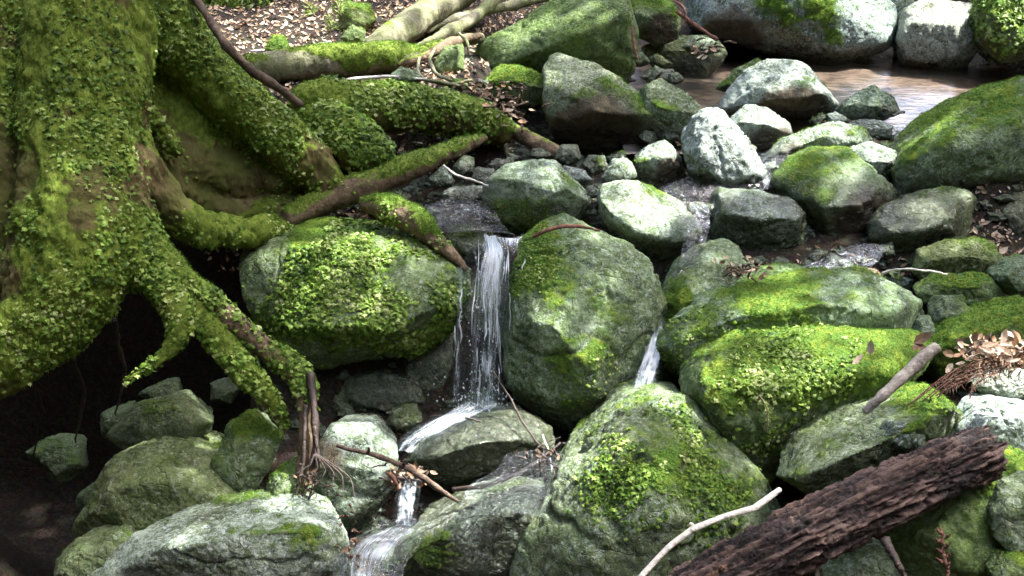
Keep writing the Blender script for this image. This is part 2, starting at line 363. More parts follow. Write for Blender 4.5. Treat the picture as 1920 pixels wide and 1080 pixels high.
# ------------------------------------------------------------------ rocks
def rock_shape(o, D, ridge, k, tilt, thick, bulge, under):
    o = np.array(o, float)
    lo, hi = o.min(0), o.max(0); w, h = hi - lo
    D = dm(D); sc = D / F; s = min(w, h) * sc; mid = (lo + hi) / 2
    def dep(y): return D + (tilt if y < mid[1] else -under) * (mid[1] - y) * sc
    P = [at(x, y, dep(y)) for x, y in o]
    if ridge:
        P += [at(x, y, dep(y) - f * s) for x, y, f in ridge]
    else:
        q = o.mean(0) + (o - o.mean(0)) * .62
        P += [at(x, y, dep(y) - bulge * s) for x, y in q]
    q = o.mean(0) + (o - o.mean(0)) * .72
    for x, y in q:
        b = at(x, y, dep(y)) ; b = b + np.array([0, thick * s, -.25 * thick * s]); P.append(b)
    return np.array(P), s, max(w, h)
ROCKS = []
def rock(name, label, outline, D, ridge=None, k=20, moss=.4, film=.4, leaf=0, tuft=1., pale=.3, wet=0., tilt=.45, thick=.8, bulge=.3, under=.15, cut=.80, brown=(), rough=1.2, blobs=(), leafblobs=None, lsize=.017, mt=.2, cat='rock', group=None, extra=(), seed=None, up=.55):
    P, s, pxs = rock_shape(outline, D, ridge, k, tilt, thick, bulge, under)
    c = P.mean(0)
    lvl = 7 if pxs > 260 else (6 if pxs > 90 else 5)
    U, T = ico(lvl)
    HN, HD = hull_planes(P, c)
    lr = np.random.default_rng(len(ROCKS) * 7 + 1); nc = 12
    cn = lr.normal(0, 1, (nc, 3)); cn /= np.linalg.norm(cn, axis=1, keepdims=True)
    sup = ((P - c) @ cn.T).max(0)
    HN = np.vstack([HN, cn]); HD = np.r_[HD, sup * lr.uniform(cut, 1.0, nc)]
    r = 1.055 * radial((HN, HD), U, k * 5)
    V = c + U * r[:, None]
    sd = (len(ROCKS) * 13 + 5) if seed is None else seed
    q = V + sd * 3.7
    N = normals(V, T)
    # broad dents, chipped planes, fine grain
    amp = s * rough
    V = V + N * (amp * (.035 * fbm(q * (2.0 / max(s, .12)), 3, sd)))[:, None]
    chip = np.abs(fbm(q * (1.5 / max(s, .12)) + 9, 4, sd + 40))
    V = V - N * (amp * .016 * (1 - sstep(0, .07, chip)))[:, None]
    V = V + N * (rough * (.0065 * fbm(q * 15, 4, sd + 9, .6) + .0035 * fbm(q * 70, 3, sd + 19, .6)))[:, None]
    N = normals(V, T)
    px, py = proj(V)
    m = moss * 1.5 - .78 + 1.0 * fbm(q * 7, 5, sd + 20, .65) + up * (N[:, 2] - .35)
    for bx, by, br, st in blobs:
        m = m + st * np.exp(-((px - bx) ** 2 + (py - by) ** 2) / br ** 2)
    m = sstep(-.2, .55, m)
    V = V + N * (m * (.006 + .006 * fbm(q * 40, 3, sd + 2)))[:, None]
    co = c.copy()
    zs = np.interp(V[:, 1], _gp[:, 1], _gp[:, 2]) + .06
    damp = (1 - sstep(-.02, .06, V[:, 2] - zs + .04 * fbm(q * 9, 3, 71))) * sstep(620, 700, px) * (1 - sstep(1250, 1300, px) * (py > 520)) * .85
    brown_shade = 0 * m
    for bx, by, br, st in brown: brown_shade = brown_shade + st * np.exp(-((px - bx) ** 2 + (py - by) ** 2) / br ** 2)  # brown rock colour that also paints in shade on fronts and undersides
    brown_shade = sstep(.25, .75, brown_shade + .35 * fbm(q * 12, 4, 91)) if brown else brown_shade
    m = m * (1 - brown_shade)
    ob = mesh(name, V - co, T, M_ROCK, True, {'moss': m, 'damp': damp, 'bare': brown_shade})
    ob.location = co
    ob['pale'] = float(pale); ob['wet'] = float(wet); ob['film'] = float(film)
    tag(ob, label, cat, group)
    parts = []
    area = np.linalg.norm(np.cross(V[T[:, 1]] - V[T[:, 0]], V[T[:, 2]] - V[T[:, 0]]), axis=1) / 2
    vis = (m[T].mean(1) * area).sum()
    if tuft and vis > .001:
        dist = max(D, 2.)
        n = min(14000, vis * 13000 * tuft)
        parts.append(scatter(V, T, m ** 1.5, n, .008 if D < 4 else .010, TUFT, .9, .2, .9, 0, (mt, min(1, mt + .75))))
    if tuft and film > .25:
        fmk = sstep(-.15, .35, fbm(q * 9, 4, sd + 55, .65) + .5 * (film - .6) + .3 * (N[:, 2] - .3)) * (1 - m) * (1 - damp) * (1 - brown_shade)
        parts.append(scatter(V, T, fmk, min(9000, (fmk[T].mean(1) * area).sum() * 9000 * film), .0055 if D < 4 else .008, TUFT, .9, .2, .8, 0, (0, .6)))
    tuf = leafmesh('moss_foliage', parts, M_MOSS, ob) if parts else None
    if tuf: tuf.matrix_parent_inverse.identity(); tuf.data.transform(__import__('mathutils').Matrix.Translation(-Vector(co)))
    if leaf:
        lm = np.zeros(len(V))
        for bx, by, br, st in (leafblobs or [(np.mean([p[0] for p in outline]), np.mean([p[1] for p in outline]), pxs * .6, 1)]):
            lm = np.maximum(lm, st * np.exp(-(((px - bx) ** 2 + (py - by) ** 2) / br ** 2) ** 2))
        lm = lm * sstep(-.35, .25, fbm(q * 7, 3, sd + 77))
        lv = leafmesh('creeping_leaves', [scatter(V, T, lm, leaf, lsize, LEAF3, .45, .8, .7, .002)], M_LEAF, ob)
        if lv: lv.data.transform(__import__('mathutils').Matrix.Translation(-Vector(co)))
    ROCKS.append(ob)
    return ob

#--ROCKDATA--
rock('mossy_boulder', 'large smooth mossy slab at the top, sloping from the leaf litter towards the camera', [(873,138),(905,85),(1010,30),(1060,0),(1085,-25),(1172,-25),(1186,60),(1182,150),(1120,175),(1030,170),(940,150)], 5.0, [(905,128,.10),(1000,100,.25),(1090,62,.35),(1168,25,.3),(1178,120,.1)], 28, .12, 1., tuft=.5, pale=.3, up=.3, under=.5)
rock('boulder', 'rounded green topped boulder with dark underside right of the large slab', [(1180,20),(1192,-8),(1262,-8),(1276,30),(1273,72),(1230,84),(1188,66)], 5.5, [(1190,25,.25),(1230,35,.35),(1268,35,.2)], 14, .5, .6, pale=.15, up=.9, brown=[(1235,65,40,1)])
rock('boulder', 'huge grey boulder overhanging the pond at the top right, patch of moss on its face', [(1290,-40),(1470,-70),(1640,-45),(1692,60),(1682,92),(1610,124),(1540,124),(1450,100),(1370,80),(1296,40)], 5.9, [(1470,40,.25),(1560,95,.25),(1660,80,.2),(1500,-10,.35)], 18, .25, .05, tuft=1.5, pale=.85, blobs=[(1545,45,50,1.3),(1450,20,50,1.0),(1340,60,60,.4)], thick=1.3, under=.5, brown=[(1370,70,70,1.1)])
rock('boulder', 'bright white sunlit boulder at the pond edge, top right', [(1700,22),(1718,0),(1770,2),(1830,15),(1840,70),(1812,124),(1705,128),(1690,70)], 5.75, [(1720,40,.25),(1800,50,.3),(1790,100,.2)], 16, .08, .1, pale=1.0, wet=.2)
rock('mossy_boulder', 'boulder covered in pale leafy plants in the top right corner', [(1840,20),(1860,-20),(1960,-30),(1970,100),(1880,118),(1842,70)], 5.55, None, 12, .7, .6, 900, pale=.3, lsize=.03)
rock('rock', 'small pale rock wedged behind the white sunlit boulder', [(1664,-4),(1700,-14),(1722,10),(1710,40),(1688,48)], 6.2, None, 16, .1, .3, pale=.7)
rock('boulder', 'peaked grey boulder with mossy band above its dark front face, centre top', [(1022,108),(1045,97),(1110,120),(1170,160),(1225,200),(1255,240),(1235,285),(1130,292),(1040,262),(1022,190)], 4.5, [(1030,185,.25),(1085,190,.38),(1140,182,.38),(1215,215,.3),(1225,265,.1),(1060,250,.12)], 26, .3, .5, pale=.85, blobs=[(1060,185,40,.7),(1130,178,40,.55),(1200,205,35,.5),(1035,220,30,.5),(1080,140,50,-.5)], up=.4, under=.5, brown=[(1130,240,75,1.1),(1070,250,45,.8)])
rock('rock', 'grey-green cracked rock on the right flank of the peaked boulder', [(1200,165),(1240,149),(1285,172),(1322,208),(1300,238),(1240,262),(1205,215)], 4.42, [(1230,200,.2),(1290,215,.2)], 20, .25, .5, pale=.55)
rock('mossy_rock', 'dark mossy rock tucked under the large slab beside the debris clump', [(905,160),(940,125),(990,130),(1026,152),(1022,190),(980,205),(930,188)], 4.7, [(930,158,.2),(980,160,.3),(1015,165,.2)], 20, .4, .6, pale=.12, blobs=[(935,148,30,.6)], up=.8)
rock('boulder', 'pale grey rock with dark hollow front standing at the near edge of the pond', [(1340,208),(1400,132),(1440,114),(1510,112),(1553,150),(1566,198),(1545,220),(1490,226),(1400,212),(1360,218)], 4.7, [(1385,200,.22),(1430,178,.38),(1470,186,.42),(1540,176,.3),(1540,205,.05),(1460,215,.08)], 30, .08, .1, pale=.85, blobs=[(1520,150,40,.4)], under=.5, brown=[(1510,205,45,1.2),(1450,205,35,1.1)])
rock('rock', 'mossy rock half hidden behind the pale hollow-fronted rock', [(1345,168),(1380,128),(1425,111),(1440,130),(1380,175)], 5.0, None, 18, .4, .6, pale=.25)
rock('rock', 'grey triangular rock standing in the pond shallows', [(1566,208),(1592,186),(1640,160),(1670,170),(1686,212),(1650,228),(1600,226)], 4.65, [(1600,195,.15),(1645,200,.3),(1660,222,.1)], 26, .15, .4, pale=.5)
rock('boulder', 'tall white sunlit rock standing in the middle of the upper stream', [(1281,275),(1290,245),(1312,226),(1325,208),(1352,206),(1372,226),(1402,255),(1425,300),(1436,352),(1395,374),(1325,378),(1300,345)], 4.05, None, 12, .0, .05, tuft=0, pale=1.1, wet=.25, tilt=.15, bulge=.32, rough=2.2)
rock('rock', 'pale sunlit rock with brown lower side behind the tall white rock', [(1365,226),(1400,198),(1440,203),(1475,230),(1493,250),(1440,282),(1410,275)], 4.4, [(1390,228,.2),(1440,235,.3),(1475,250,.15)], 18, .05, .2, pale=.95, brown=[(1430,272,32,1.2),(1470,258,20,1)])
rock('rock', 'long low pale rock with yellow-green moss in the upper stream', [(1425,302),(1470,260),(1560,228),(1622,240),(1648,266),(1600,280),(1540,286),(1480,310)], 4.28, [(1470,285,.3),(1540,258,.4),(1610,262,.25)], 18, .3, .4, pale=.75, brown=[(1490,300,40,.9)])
rock('rock', 'flat bluish-grey stone at the outflow of the pond', [(1578,242),(1600,228),(1650,226),(1680,240),(1672,262),(1620,262)], 4.45, None, 20, .05, .2, pale=.7, wet=.3)
rock('rock', 'pale squared rock between the large mossy slab at right and the mossy wedge boulder', [(1578,288),(1630,267),(1682,285),(1682,330),(1645,350),(1600,312)], 4.12, [(1610,300,.25),(1670,305,.25),(1650,335,.1)], 26, .12, .3, pale=.8)
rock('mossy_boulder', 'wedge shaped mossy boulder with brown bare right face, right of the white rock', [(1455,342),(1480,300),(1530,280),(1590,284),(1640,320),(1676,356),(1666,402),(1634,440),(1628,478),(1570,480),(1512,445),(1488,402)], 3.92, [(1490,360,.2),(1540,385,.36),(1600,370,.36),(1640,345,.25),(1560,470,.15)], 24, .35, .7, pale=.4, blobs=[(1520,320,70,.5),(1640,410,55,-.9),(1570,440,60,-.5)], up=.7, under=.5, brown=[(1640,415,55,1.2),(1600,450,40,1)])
rock('mossy_boulder', 'broad green boulder sloping out of the frame on the right below the pond', [(1678,318),(1720,262),(1800,210),(1880,165),(1960,135),(1990,220),(1985,350),(1860,372),(1780,362),(1690,378)], 3.98, [(1730,300,.2),(1800,260,.3),(1900,240,.35),(1930,320,.25),(1760,345,.15)], 16, .35, .8, pale=.6, blobs=[(1780,240,80,.6),(1880,190,60,.5),(1840,310,80,-.3)])
rock('boulder', 'grey-green boulder beneath the white rock, flat lit top and dark front', [(1325,382),(1350,355),(1420,357),(1480,374),(1512,402),(1526,458),(1480,494),(1400,484),(1336,462)], 3.72, [(1345,405,.25),(1420,412,.36),(1500,412,.25),(1490,470,.1),(1370,465,.12)], 22, .15, .5, pale=.55, under=.5)
rock('boulder', 'pale angular boulder with slanting flat top, right of the twig filled puddle', [(1635,422),(1660,390),(1740,360),(1822,345),(1830,390),(1822,440),(1765,494),(1720,514),(1660,504),(1640,472)], 3.72, [(1645,435,.22),(1720,432,.36),(1795,410,.34),(1825,365,.15),(1700,495,.12)], 28, .15, .6, pale=.6, under=.5)
rock('rock', 'grey boulder cut by the right edge above the mossy knob rocks', [(1872,392),(1900,362),(1960,345),(1975,470),(1892,460)], 3.8, None, 20, .1, .5, pale=.5)
rock('rock', 'small square grey-green rock in the gap beside the pale angular boulder', [(1832,405),(1860,392),(1880,405),(1882,448),(1840,452)], 3.88, [(1842,412,.2),(1872,412,.25)], 24, .1, .5, pale=.35)
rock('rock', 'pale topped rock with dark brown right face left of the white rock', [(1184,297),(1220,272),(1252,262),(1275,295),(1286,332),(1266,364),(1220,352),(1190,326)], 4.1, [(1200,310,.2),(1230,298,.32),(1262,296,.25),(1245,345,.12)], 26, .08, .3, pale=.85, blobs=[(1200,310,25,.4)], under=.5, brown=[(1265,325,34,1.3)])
rock('boulder', 'smooth oblong pale boulder leaning above the dark gap of the second small fall', [(1120,372),(1130,345),(1190,342),(1250,360),(1310,400),(1327,442),(1292,482),(1240,500),(1180,468),(1124,412)], 3.6, [(1130,395,.22),(1190,422,.36),(1255,442,.36),(1308,436,.2),(1250,480,.1)], 20, .12, .45, pale=.8, blobs=[(1150,410,40,.4),(1290,410,40,.3)], under=.5)
rock('boulder', 'angular boulder with pale flat top and mossy front, right above the waterfall', [(903,402),(912,350),(950,310),(1010,294),(1045,304),(1085,350),(1114,376),(1110,412),(1060,420),(990,436),(925,438)], 3.72, [(925,335,.15),(975,342,.28),(1035,326,.28),(1075,370,.3),(930,410,.15),(1010,415,.2)], 28, .40, .6, pale=.95, blobs=[(990,318,55,-.8),(1000,390,70,.5),(940,390,40,.4)], up=.1, under=.5)
rock('rock', 'small pale pointed rock behind the oblong boulder', [(1130,332),(1150,300),(1185,297),(1194,330),(1172,348),(1130,348)], 3.95, None, 22, .1, .4, pale=.75)
rock('rock', 'small tan rock beside the pale pointed rock', [(1088,308),(1104,290),(1134,293),(1138,320),(1108,334)], 4.1, None, 24, .1, .4, pale=.45)
rock('rock', 'dark rounded stone in the shadow under the peaked boulder', [(1038,300),(1052,274),(1082,272),(1092,300),(1062,314)], 4.2, None, 16, .1, .3, pale=.15)
rock('rock', 'wet bluish flat stone behind the angular boulder', [(1044,322),(1060,310),(1096,318),(1112,338),(1090,350),(1060,340)], 3.98, None, 20, .0, .1, tuft=0, pale=.7, wet=.7)
rock('stone', 'small pale triangular stone below the mossy roots, left of the stream', [(800,338),(830,311),(852,334),(850,352),(812,352)], 3.92, None, 30, 0, .2, tuft=0, pale=.7, cat='stone')
rock('stone', 'small dark rounded stone beside the pale triangular stone', [(848,312),(866,290),(888,296),(892,330),(862,338)], 4.0, None, 18, .1, .3, pale=.3, cat='stone')
rock('stone', 'purplish flat stone in the shadow left of the angular boulder', [(880,336),(892,312),(925,316),(936,345),(900,350)], 3.98, None, 26, 0, .05, tuft=0, pale=.3, cat='stone')
rock('stone', 'tiny dark stone farthest back under the root hollow', [(912,310),(930,297),(952,300),(956,318),(930,322)], 4.15, None, 22, 0, .1, tuft=0, pale=.25, cat='stone')
rock('stone', 'flat layered dark slate at the head of the waterfall', [(828,362),(850,350),(912,348),(918,372),(890,382),(836,382)], 3.82, None, 30, .0, .2, tuft=0, pale=.35, wet=.4, cat='stone')
rock('stone', 'wet rounded cobble in the water at the head of the waterfall', [(786,402),(806,387),(832,394),(838,420),(806,428)], 3.72, None, 16, 0, .1, tuft=0, pale=.5, wet=.9, cat='stone')
rock('mossy_rock', 'dark green rounded stone beneath the low mossy root', [(712,372),(724,358),(752,358),(766,374),(758,390),(724,390)], 3.75, None, 12, .4, .7, pale=.1)
rock('mossy_rock', 'smooth green stone at the end of the low root, above the leafy boulder', [(538,412),(560,392),(596,394),(622,420),(600,436),(548,432)], 3.72, None, 14, .3, .9, pale=.3)
rock('mossy_boulder', 'big leaf covered boulder left of the waterfall', [(456,492),(480,452),(530,416),(600,412),(700,428),(770,438),(838,480),(876,505),(874,570),(858,622),(780,650),(700,668),(600,684),(530,662),(490,615),(466,555)], 3.36, [(490,490,.15),(560,470,.25),(700,478,.34),(800,510,.32),(830,590,.25),(700,610,.36),(560,610,.3)], 24, .35, .75, 10500, pale=.45, leafblobs=[(650,545,165,1),(770,590,95,1),(560,610,95,.8),(480,540,60,.5)], blobs=[(520,455,60,.2)], lsize=.018, thick=.7, under=.2)
rock('boulder', 'large speckled centre boulder between the waterfall and the second small fall', [(945,625),(955,572),(985,520),(975,458),(1020,420),(1060,409),(1110,425),(1180,465),(1242,512),(1244,580),(1228,645),(1188,725),(1150,782),(1085,820),(1010,795),(960,725),(945,665)], 3.25, [(1040,500,.25),(1130,500,.34),(1200,540,.3),(1000,600,.28),(1090,640,.4),(1030,740,.3),(1120,740,.3)], 30, .30, .7, 1500, pale=.62, blobs=[(1000,480,55,1.0),(985,560,40,.5),(1100,700,120,.4),(1120,470,70,-.3)], leafblobs=[(995,480,60,1),(1110,720,70,.5)], lsize=.012, thick=.75, cut=.8, rough=1.5)
rock('boulder', 'grey domed boulder right of the second small fall, mossy down its left edge', [(1242,562),(1270,500),(1310,465),(1360,457),(1412,475),(1440,515),(1430,570),(1330,640),(1262,690),(1240,690)], 3.3, None, 12, .15, .6, pale=.55, blobs=[(1255,600,50,1.0),(1270,560,35,.6)])
rock('rock', 'low green stone behind the broad bright mossy boulder', [(1385,528),(1430,502),(1490,497),(1532,516),(1500,544),(1430,550)], 3.2, None, 14, .3, .9, pale=.35)
rock('mossy_boulder', 'broad bright green mossy boulder, the upper one of the pair on the right', [(1232,655),(1260,602),(1310,560),(1400,530),(1480,530),(1560,511),(1640,520),(1712,546),(1768,602),(1750,650),(1600,680),(1400,730),(1300,745),(1258,735),(1234,705)], 3.05, [(1290,640,.3),(1400,590,.4),(1560,570,.42),(1690,600,.3),(1300,710,.2)], 14, .55, .8, 1500, 1.4, pale=.75, mt=.3, blobs=[(1480,590,60,.3),(1370,605,30,-.9),(1600,620,40,-.9),(1690,560,50,-.8),(1560,535,40,-.5)], leafblobs=[(1300,650,80,1)], lsize=.013, thick=.7)
rock('mossy_boulder', 'overhanging boulder with bright moss on its crown and dark ferny underside', [(1282,712),(1310,670),(1370,640),(1450,625),(1520,617),(1600,628),(1720,632),(1748,662),(1705,725),(1620,785),(1500,850),(1420,915),(1365,880),(1308,795),(1284,752)], 2.78, [(1310,715,.28),(1400,680,.40),(1520,690,.46),(1640,690,.36),(1360,790,.34),(1440,800,.3)], 15, .42, .85, 2600, 1.3, pale=.35, mt=.4, blobs=[(1500,640,150,.6),(1640,650,110,.7),(1380,730,70,-.1)], leafblobs=[(1500,730,110,1),(1400,780,80,.6)], lsize=.015, up=1.1, thick=.7, under=.2)
rock('mossy_boulder', 'big boulder at the bottom centre with a leafy patch on its front', [(965,1110),(990,1000),(1060,880),(1112,822),(1150,782),(1185,756),(1235,742),(1305,752),(1355,832),(1428,905),(1465,975),(1430,1110),(1350,1150),(1050,1150)], 2.6, [(1120,880,.2),(1200,800,.25),(1280,840,.3),(1130,1020,.32),(1250,960,.4),(1360,980,.3),(1200,1120,.3)], 18, .22, .5, 2600, pale=.42, blobs=[(1200,870,70,.5),(1320,920,70,.4),(1070,960,60,-.4),(1150,1060,60,-.4)], leafblobs=[(1185,910,85,1),(1250,830,60,.6),(1320,930,80,.5)], lsize=.014, thick=.7, cut=.95, under=.08, rough=1.4)
rock('boulder', 'pale green sloping slab behind the rotten log', [(1456,902),(1500,850),(1580,800),(1680,762),(1780,734),(1812,760),(1802,795),(1745,850),(1610,925),(1510,945),(1465,925)], 2.5, [(1490,895,.3),(1600,850,.5),(1720,800,.5),(1790,765,.3)], 20, .25, .7, pale=.78, blobs=[(1700,780,60,.5),(1750,750,40,.5)])
rock('rock', 'smooth pale grey rock at the right edge above the rotten log end', [(1795,805),(1830,762),(1880,749),(1950,758),(1965,855),(1880,862),(1815,840)], 2.48, [(1825,795,.25),(1900,790,.35),(1880,845,.15)], 16, .02, .1, tuft=0, pale=.95, rough=.6)
rock('rock', 'pale broken stone slab under the dead fern frond', [(1822,722),(1850,698),(1900,692),(1950,700),(1960,752),(1890,762)], 2.62, None, 26, .0, .1, tuft=0, pale=.85)
rock('stone', 'small grey stone perched on the sloping slab against the rotten log', [(1655,820),(1672,792),(1702,790),(1732,818),(1728,850),(1668,848)], 2.36, None, 26, 0, .05, tuft=0, pale=.5, cat='stone')
rock('mossy_boulder', 'bright mossy boulder at the right edge beneath the dead leaves', [(1730,660),(1790,608),(1850,592),(1955,565),(1970,690),(1860,720),(1750,720)], 2.88, [(1780,640,.3),(1880,620,.35)], 13, .8, .8, 0, 1.3, pale=.4)
rock('mossy_boulder', 'smooth green boulder below the rotten log, bottom right', [(1690,1060),(1760,930),(1850,852),(1892,840),(1930,872),(1965,960),(1960,1130),(1700,1130)], 2.36, [(1740,1020,.25),(1840,930,.3),(1890,890,.2),(1840,1060,.3)], 14, .22, 1., pale=.2, blobs=[(1880,880,50,.6)], tuft=.8)
rock('rock', 'squared pale green stone at the bottom right corner', [(1862,965),(1882,900),(1935,890),(1960,900),(1960,1050),(1900,1040),(1866,1010)], 2.2, [(1885,960,.2),(1940,950,.25),(1900,1020,.1)], 24, .2, .6, pale=.75)
rock('mossy_rock', 'mossy stone cut by the bottom right corner', [(1862,1080),(1890,1052),(1945,1050),(1960,1120),(1880,1130)], 2.12, None, 14, .6, .8, pale=.3)
rock('rock', 'speckled rock in the shade beneath the rotten log', [(1545,1080),(1580,1040),(1650,1020),(1692,1045),(1690,1130),(1550,1130)], 2.42, None, 14, .2, .6, pale=.7)
rock('mossy_rock', 'knobbly grey-green rock at the right, below the pale angular boulder', [(1712,518),(1725,470),(1770,455),(1840,448),(1892,482),(1868,524),(1790,522)], 3.42, [(1740,490,.25),(1800,480,.35),(1860,490,.25)], 13, .3, .8, pale=.4, rough=1.4)
rock('mossy_rock', 'dark mossy rock directly under the knobbly grey-green rock', [(1714,545),(1760,516),(1850,516),(1884,556),(1810,584),(1740,578)], 3.25, [(1750,540,.25),(1840,540,.3)], 14, .5, .8, pale=.25, rough=1.3)
rock('rock', 'brownish rock at the right edge beside the knobbly rocks', [(1868,520),(1900,488),(1950,478),(1960,560),(1900,562)], 3.25, None, 20, .2, .5, pale=.3)
rock('mossy_rock', 'small wet mossy stone at the right end of the broad mossy boulder', [(1748,590),(1768,556),(1802,558),(1818,590),(1800,630),(1760,622)], 3.02, None, 16, .4, .7, pale=.5, wet=.4)
rock('boulder', 'lichen speckled grey boulder at the bottom left edge of the frame', [(140,1120),(260,1003),(380,985),(450,964),(560,957),(622,976),(648,1032),(645,1120),(400,1160)], 2.62, [(300,1030,.35),(450,1010,.45),(590,1005,.35),(500,1100,.2)], 22, .16, .3, pale=.78, blobs=[(560,1050,60,.5)])
rock('boulder', 'large shaded boulder under the tree roots at the lower left', [(132,1010),(170,920),(220,850),(330,825),(420,868),(472,940),(455,1000),(300,1020),(200,1050)], 2.95, [(200,920,.2),(320,900,.3),(420,930,.25),(250,1000,.15)], 20, .25, .7, pale=.4)
rock('rock', 'mossy upright rock beside the hanging bare root, lower left', [(400,872),(430,800),(470,776),(522,832),(502,885),(455,955),(418,935)], 2.98, [(440,830,.25),(490,835,.25),(450,910,.2)], 18, .4, .7, pale=.5)
rock('rock', 'low mossy rock at the foot of the hanging bare root', [(482,962),(510,895),(556,862),(590,880),(590,960),(540,985)], 2.9, None, 14, .4, .7, pale=.4)
rock('boulder', 'sunlit pale brown rock crossed by a fallen stick, lower centre left', [(560,960),(585,860),(620,803),(700,796),(745,850),(742,905),(702,962),(662,1004),(590,1000)], 2.92, [(610,880,.2),(680,850,.3),(735,870,.2),(660,960,.25),(610,970,.2)], 20, .05, .2, tuft=.6, pale=.5, blobs=[(650,960,40,.5)], under=.5, brown=[(610,850,45,.8),(740,900,30,.8),(620,970,40,.7)])
rock('rock', 'wet flat slab glistening under the foot of the waterfall', [(757,872),(790,832),(900,787),(970,765),(1032,802),(1042,862),(960,904),(850,918),(780,902)], 3.0, [(790,865,.3),(900,830,.45),(1000,820,.3),(860,890,.2)], 22, .10, .25, tuft=.3, pale=0, wet=.95)
rock('mossy_rock', 'long glistening slab at the bottom with yellow moss on its near end', [(733,1062),(760,1010),(870,946),(990,925),(1042,932),(1020,1010),(960,1080),(900,1110),(750,1120)], 2.65, [(770,1040,.3),(880,985,.45),(990,960,.3),(880,1070,.3)], 18, .12, .1, tuft=1.2, pale=.35, wet=.6, blobs=[(800,1060,70,.9)])
rock('rock', 'dark stone in the hollow left of the waterfall foot', [(722,800),(735,768),(780,762),(796,790),(780,815),(740,812)], 3.2, None, 18, .3, .4, pale=.2, wet=.4)
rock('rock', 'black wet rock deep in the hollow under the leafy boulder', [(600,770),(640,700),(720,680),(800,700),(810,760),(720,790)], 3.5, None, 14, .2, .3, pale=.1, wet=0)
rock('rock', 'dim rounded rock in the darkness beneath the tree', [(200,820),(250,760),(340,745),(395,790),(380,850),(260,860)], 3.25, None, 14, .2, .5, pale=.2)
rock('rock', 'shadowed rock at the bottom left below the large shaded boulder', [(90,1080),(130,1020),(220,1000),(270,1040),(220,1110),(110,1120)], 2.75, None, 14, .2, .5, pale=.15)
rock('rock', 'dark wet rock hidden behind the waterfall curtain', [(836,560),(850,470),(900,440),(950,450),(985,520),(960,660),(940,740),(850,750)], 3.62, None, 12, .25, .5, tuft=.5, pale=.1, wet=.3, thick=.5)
rock('mossy_rock', 'mossy dark rock parting the water at the lip of the waterfall', [(835,452),(850,425),(890,418),(922,432),(926,470),(890,490),(850,480)], 3.56, None, 13, .4, .5, tuft=.8, pale=.3, wet=.6)
rock('rock', 'dark stone under the right end of the broad boulder pair', [(1180,760),(1190,690),(1230,660),(1262,700),(1262,760)], 3.3, None, 14, .4, .5, pale=.15, wet=.6)
rock('mossy_rock', 'square mossy stone on the leaf litter at the top left', [(631,20),(650,6),(694,10),(704,40),(682,60),(634,58)], 5.3, None, 22, .55, .8, pale=.1)
rock('mossy_rock', 'small dark mossy stone in front of the square one on the leaf litter', [(636,72),(660,46),(684,56),(686,78),(650,84)], 5.05, None, 24, .3, .8, pale=.1)
rock('mossy_rock', 'small bright mossy stone alone on the leaf litter', [(497,98),(512,68),(532,68),(540,98),(520,104)], 4.85, None, 16, .7, .8, pale=.1)
rock('mossy_rock', 'dark green rock among looping roots left of the large slab', [(810,130),(828,90),(866,84),(872,130),(850,150),(818,146)], 4.7, None, 22, .3, .9, pale=.15)
rock('rock', 'pale green stone lying on the twigs in front of the mossy log', [(722,148),(750,125),(780,132),(794,152),(760,158)], 4.42, None, 24, .2, .5, pale=.6)
rock('mossy_rock', 'small green stone at the lip of the mossy root arch', [(832,166),(846,150),(872,152),(880,168),(856,176)], 4.42, None, 18, .4, .9, pale=.1)
rock('mossy_boulder', 'dark bushy mossy hump at the top edge behind the stick', [(330,-40),(400,-60),(500,-40),(512,10),(470,34),(390,38),(345,10)], 5.8, None, 12, .8, .8, 1200, pale=.05, lsize=.03)
rock('boulder', 'dark boulder in the shade under the huge overhanging boulder', [(1200,90),(1260,66),(1340,70),(1370,110),(1330,140),(1230,136)], 5.7, [(1230,95,.2),(1320,95,.25)], 18, .1, .5, pale=.2)
rock('stone', 'dark wet stone at the back corner of the pond', [(1200,146),(1220,128),(1262,130),(1272,150),(1230,160)], 5.35, None, 18, .1, .4, pale=.3, wet=.5, cat='stone')
rock('stone', 'bluish leaf strewn stone on the ledge under the small boulder', [(1280,88),(1300,66),(1345,74),(1356,98),(1300,104)], 5.4, None, 22, .05, .4, pale=.6, cat='stone')
rock('stone', 'thin grey stone in the puddle of the right hand stones', [(1536,508),(1560,498),(1592,502),(1588,516),(1550,520)], 3.4, None, 22, .05, .3, tuft=0, pale=.5, cat='stone')
rock('stone', 'pale flat stone at the near edge of the twig filled puddle', [(1596,512),(1622,502),(1646,512),(1640,526),(1606,526)], 3.35, None, 22, .0, .2, tuft=0, pale=.75, cat='stone')
rock('stone', 'small dark stone under the flat topped grey-green boulder', [(1446,494),(1462,482),(1480,490),(1478,508),(1452,508)], 3.5, None, 18, .2, .4, pale=.3, cat='stone')
rock('rock', 'small upright stone below the mossy end stone, pale stripe down its side', [(1718,660),(1722,598),(1742,590),(1764,640),(1760,680)], 2.95, None, 20, .3, .5, pale=.6)
rock('stone', 'small grey stone wedged against the root at the left of the leafy boulder', [(455,625),(466,612),(486,616),(488,632),(466,636)], 3.1, None, 24, 0, .1, tuft=0, pale=.55, cat='stone')
rock('rock', 'dark rock added to darken the recess just left of the falling water', [(735,650),(800,560),(862,540),(872,700),(850,770),(740,775)], 3.56, None, 14, .1, .3, tuft=.3, pale=0, wet=0)  # rock put in to make the scarp beside the fall dark
rock('rock', 'mossy dark stone beneath the waterfall curtain foot', [(850,770),(862,735),(930,725),(960,750),(940,785),(870,795)], 3.45, None, 14, .3, .5, tuft=.5, pale=.1, wet=.8)
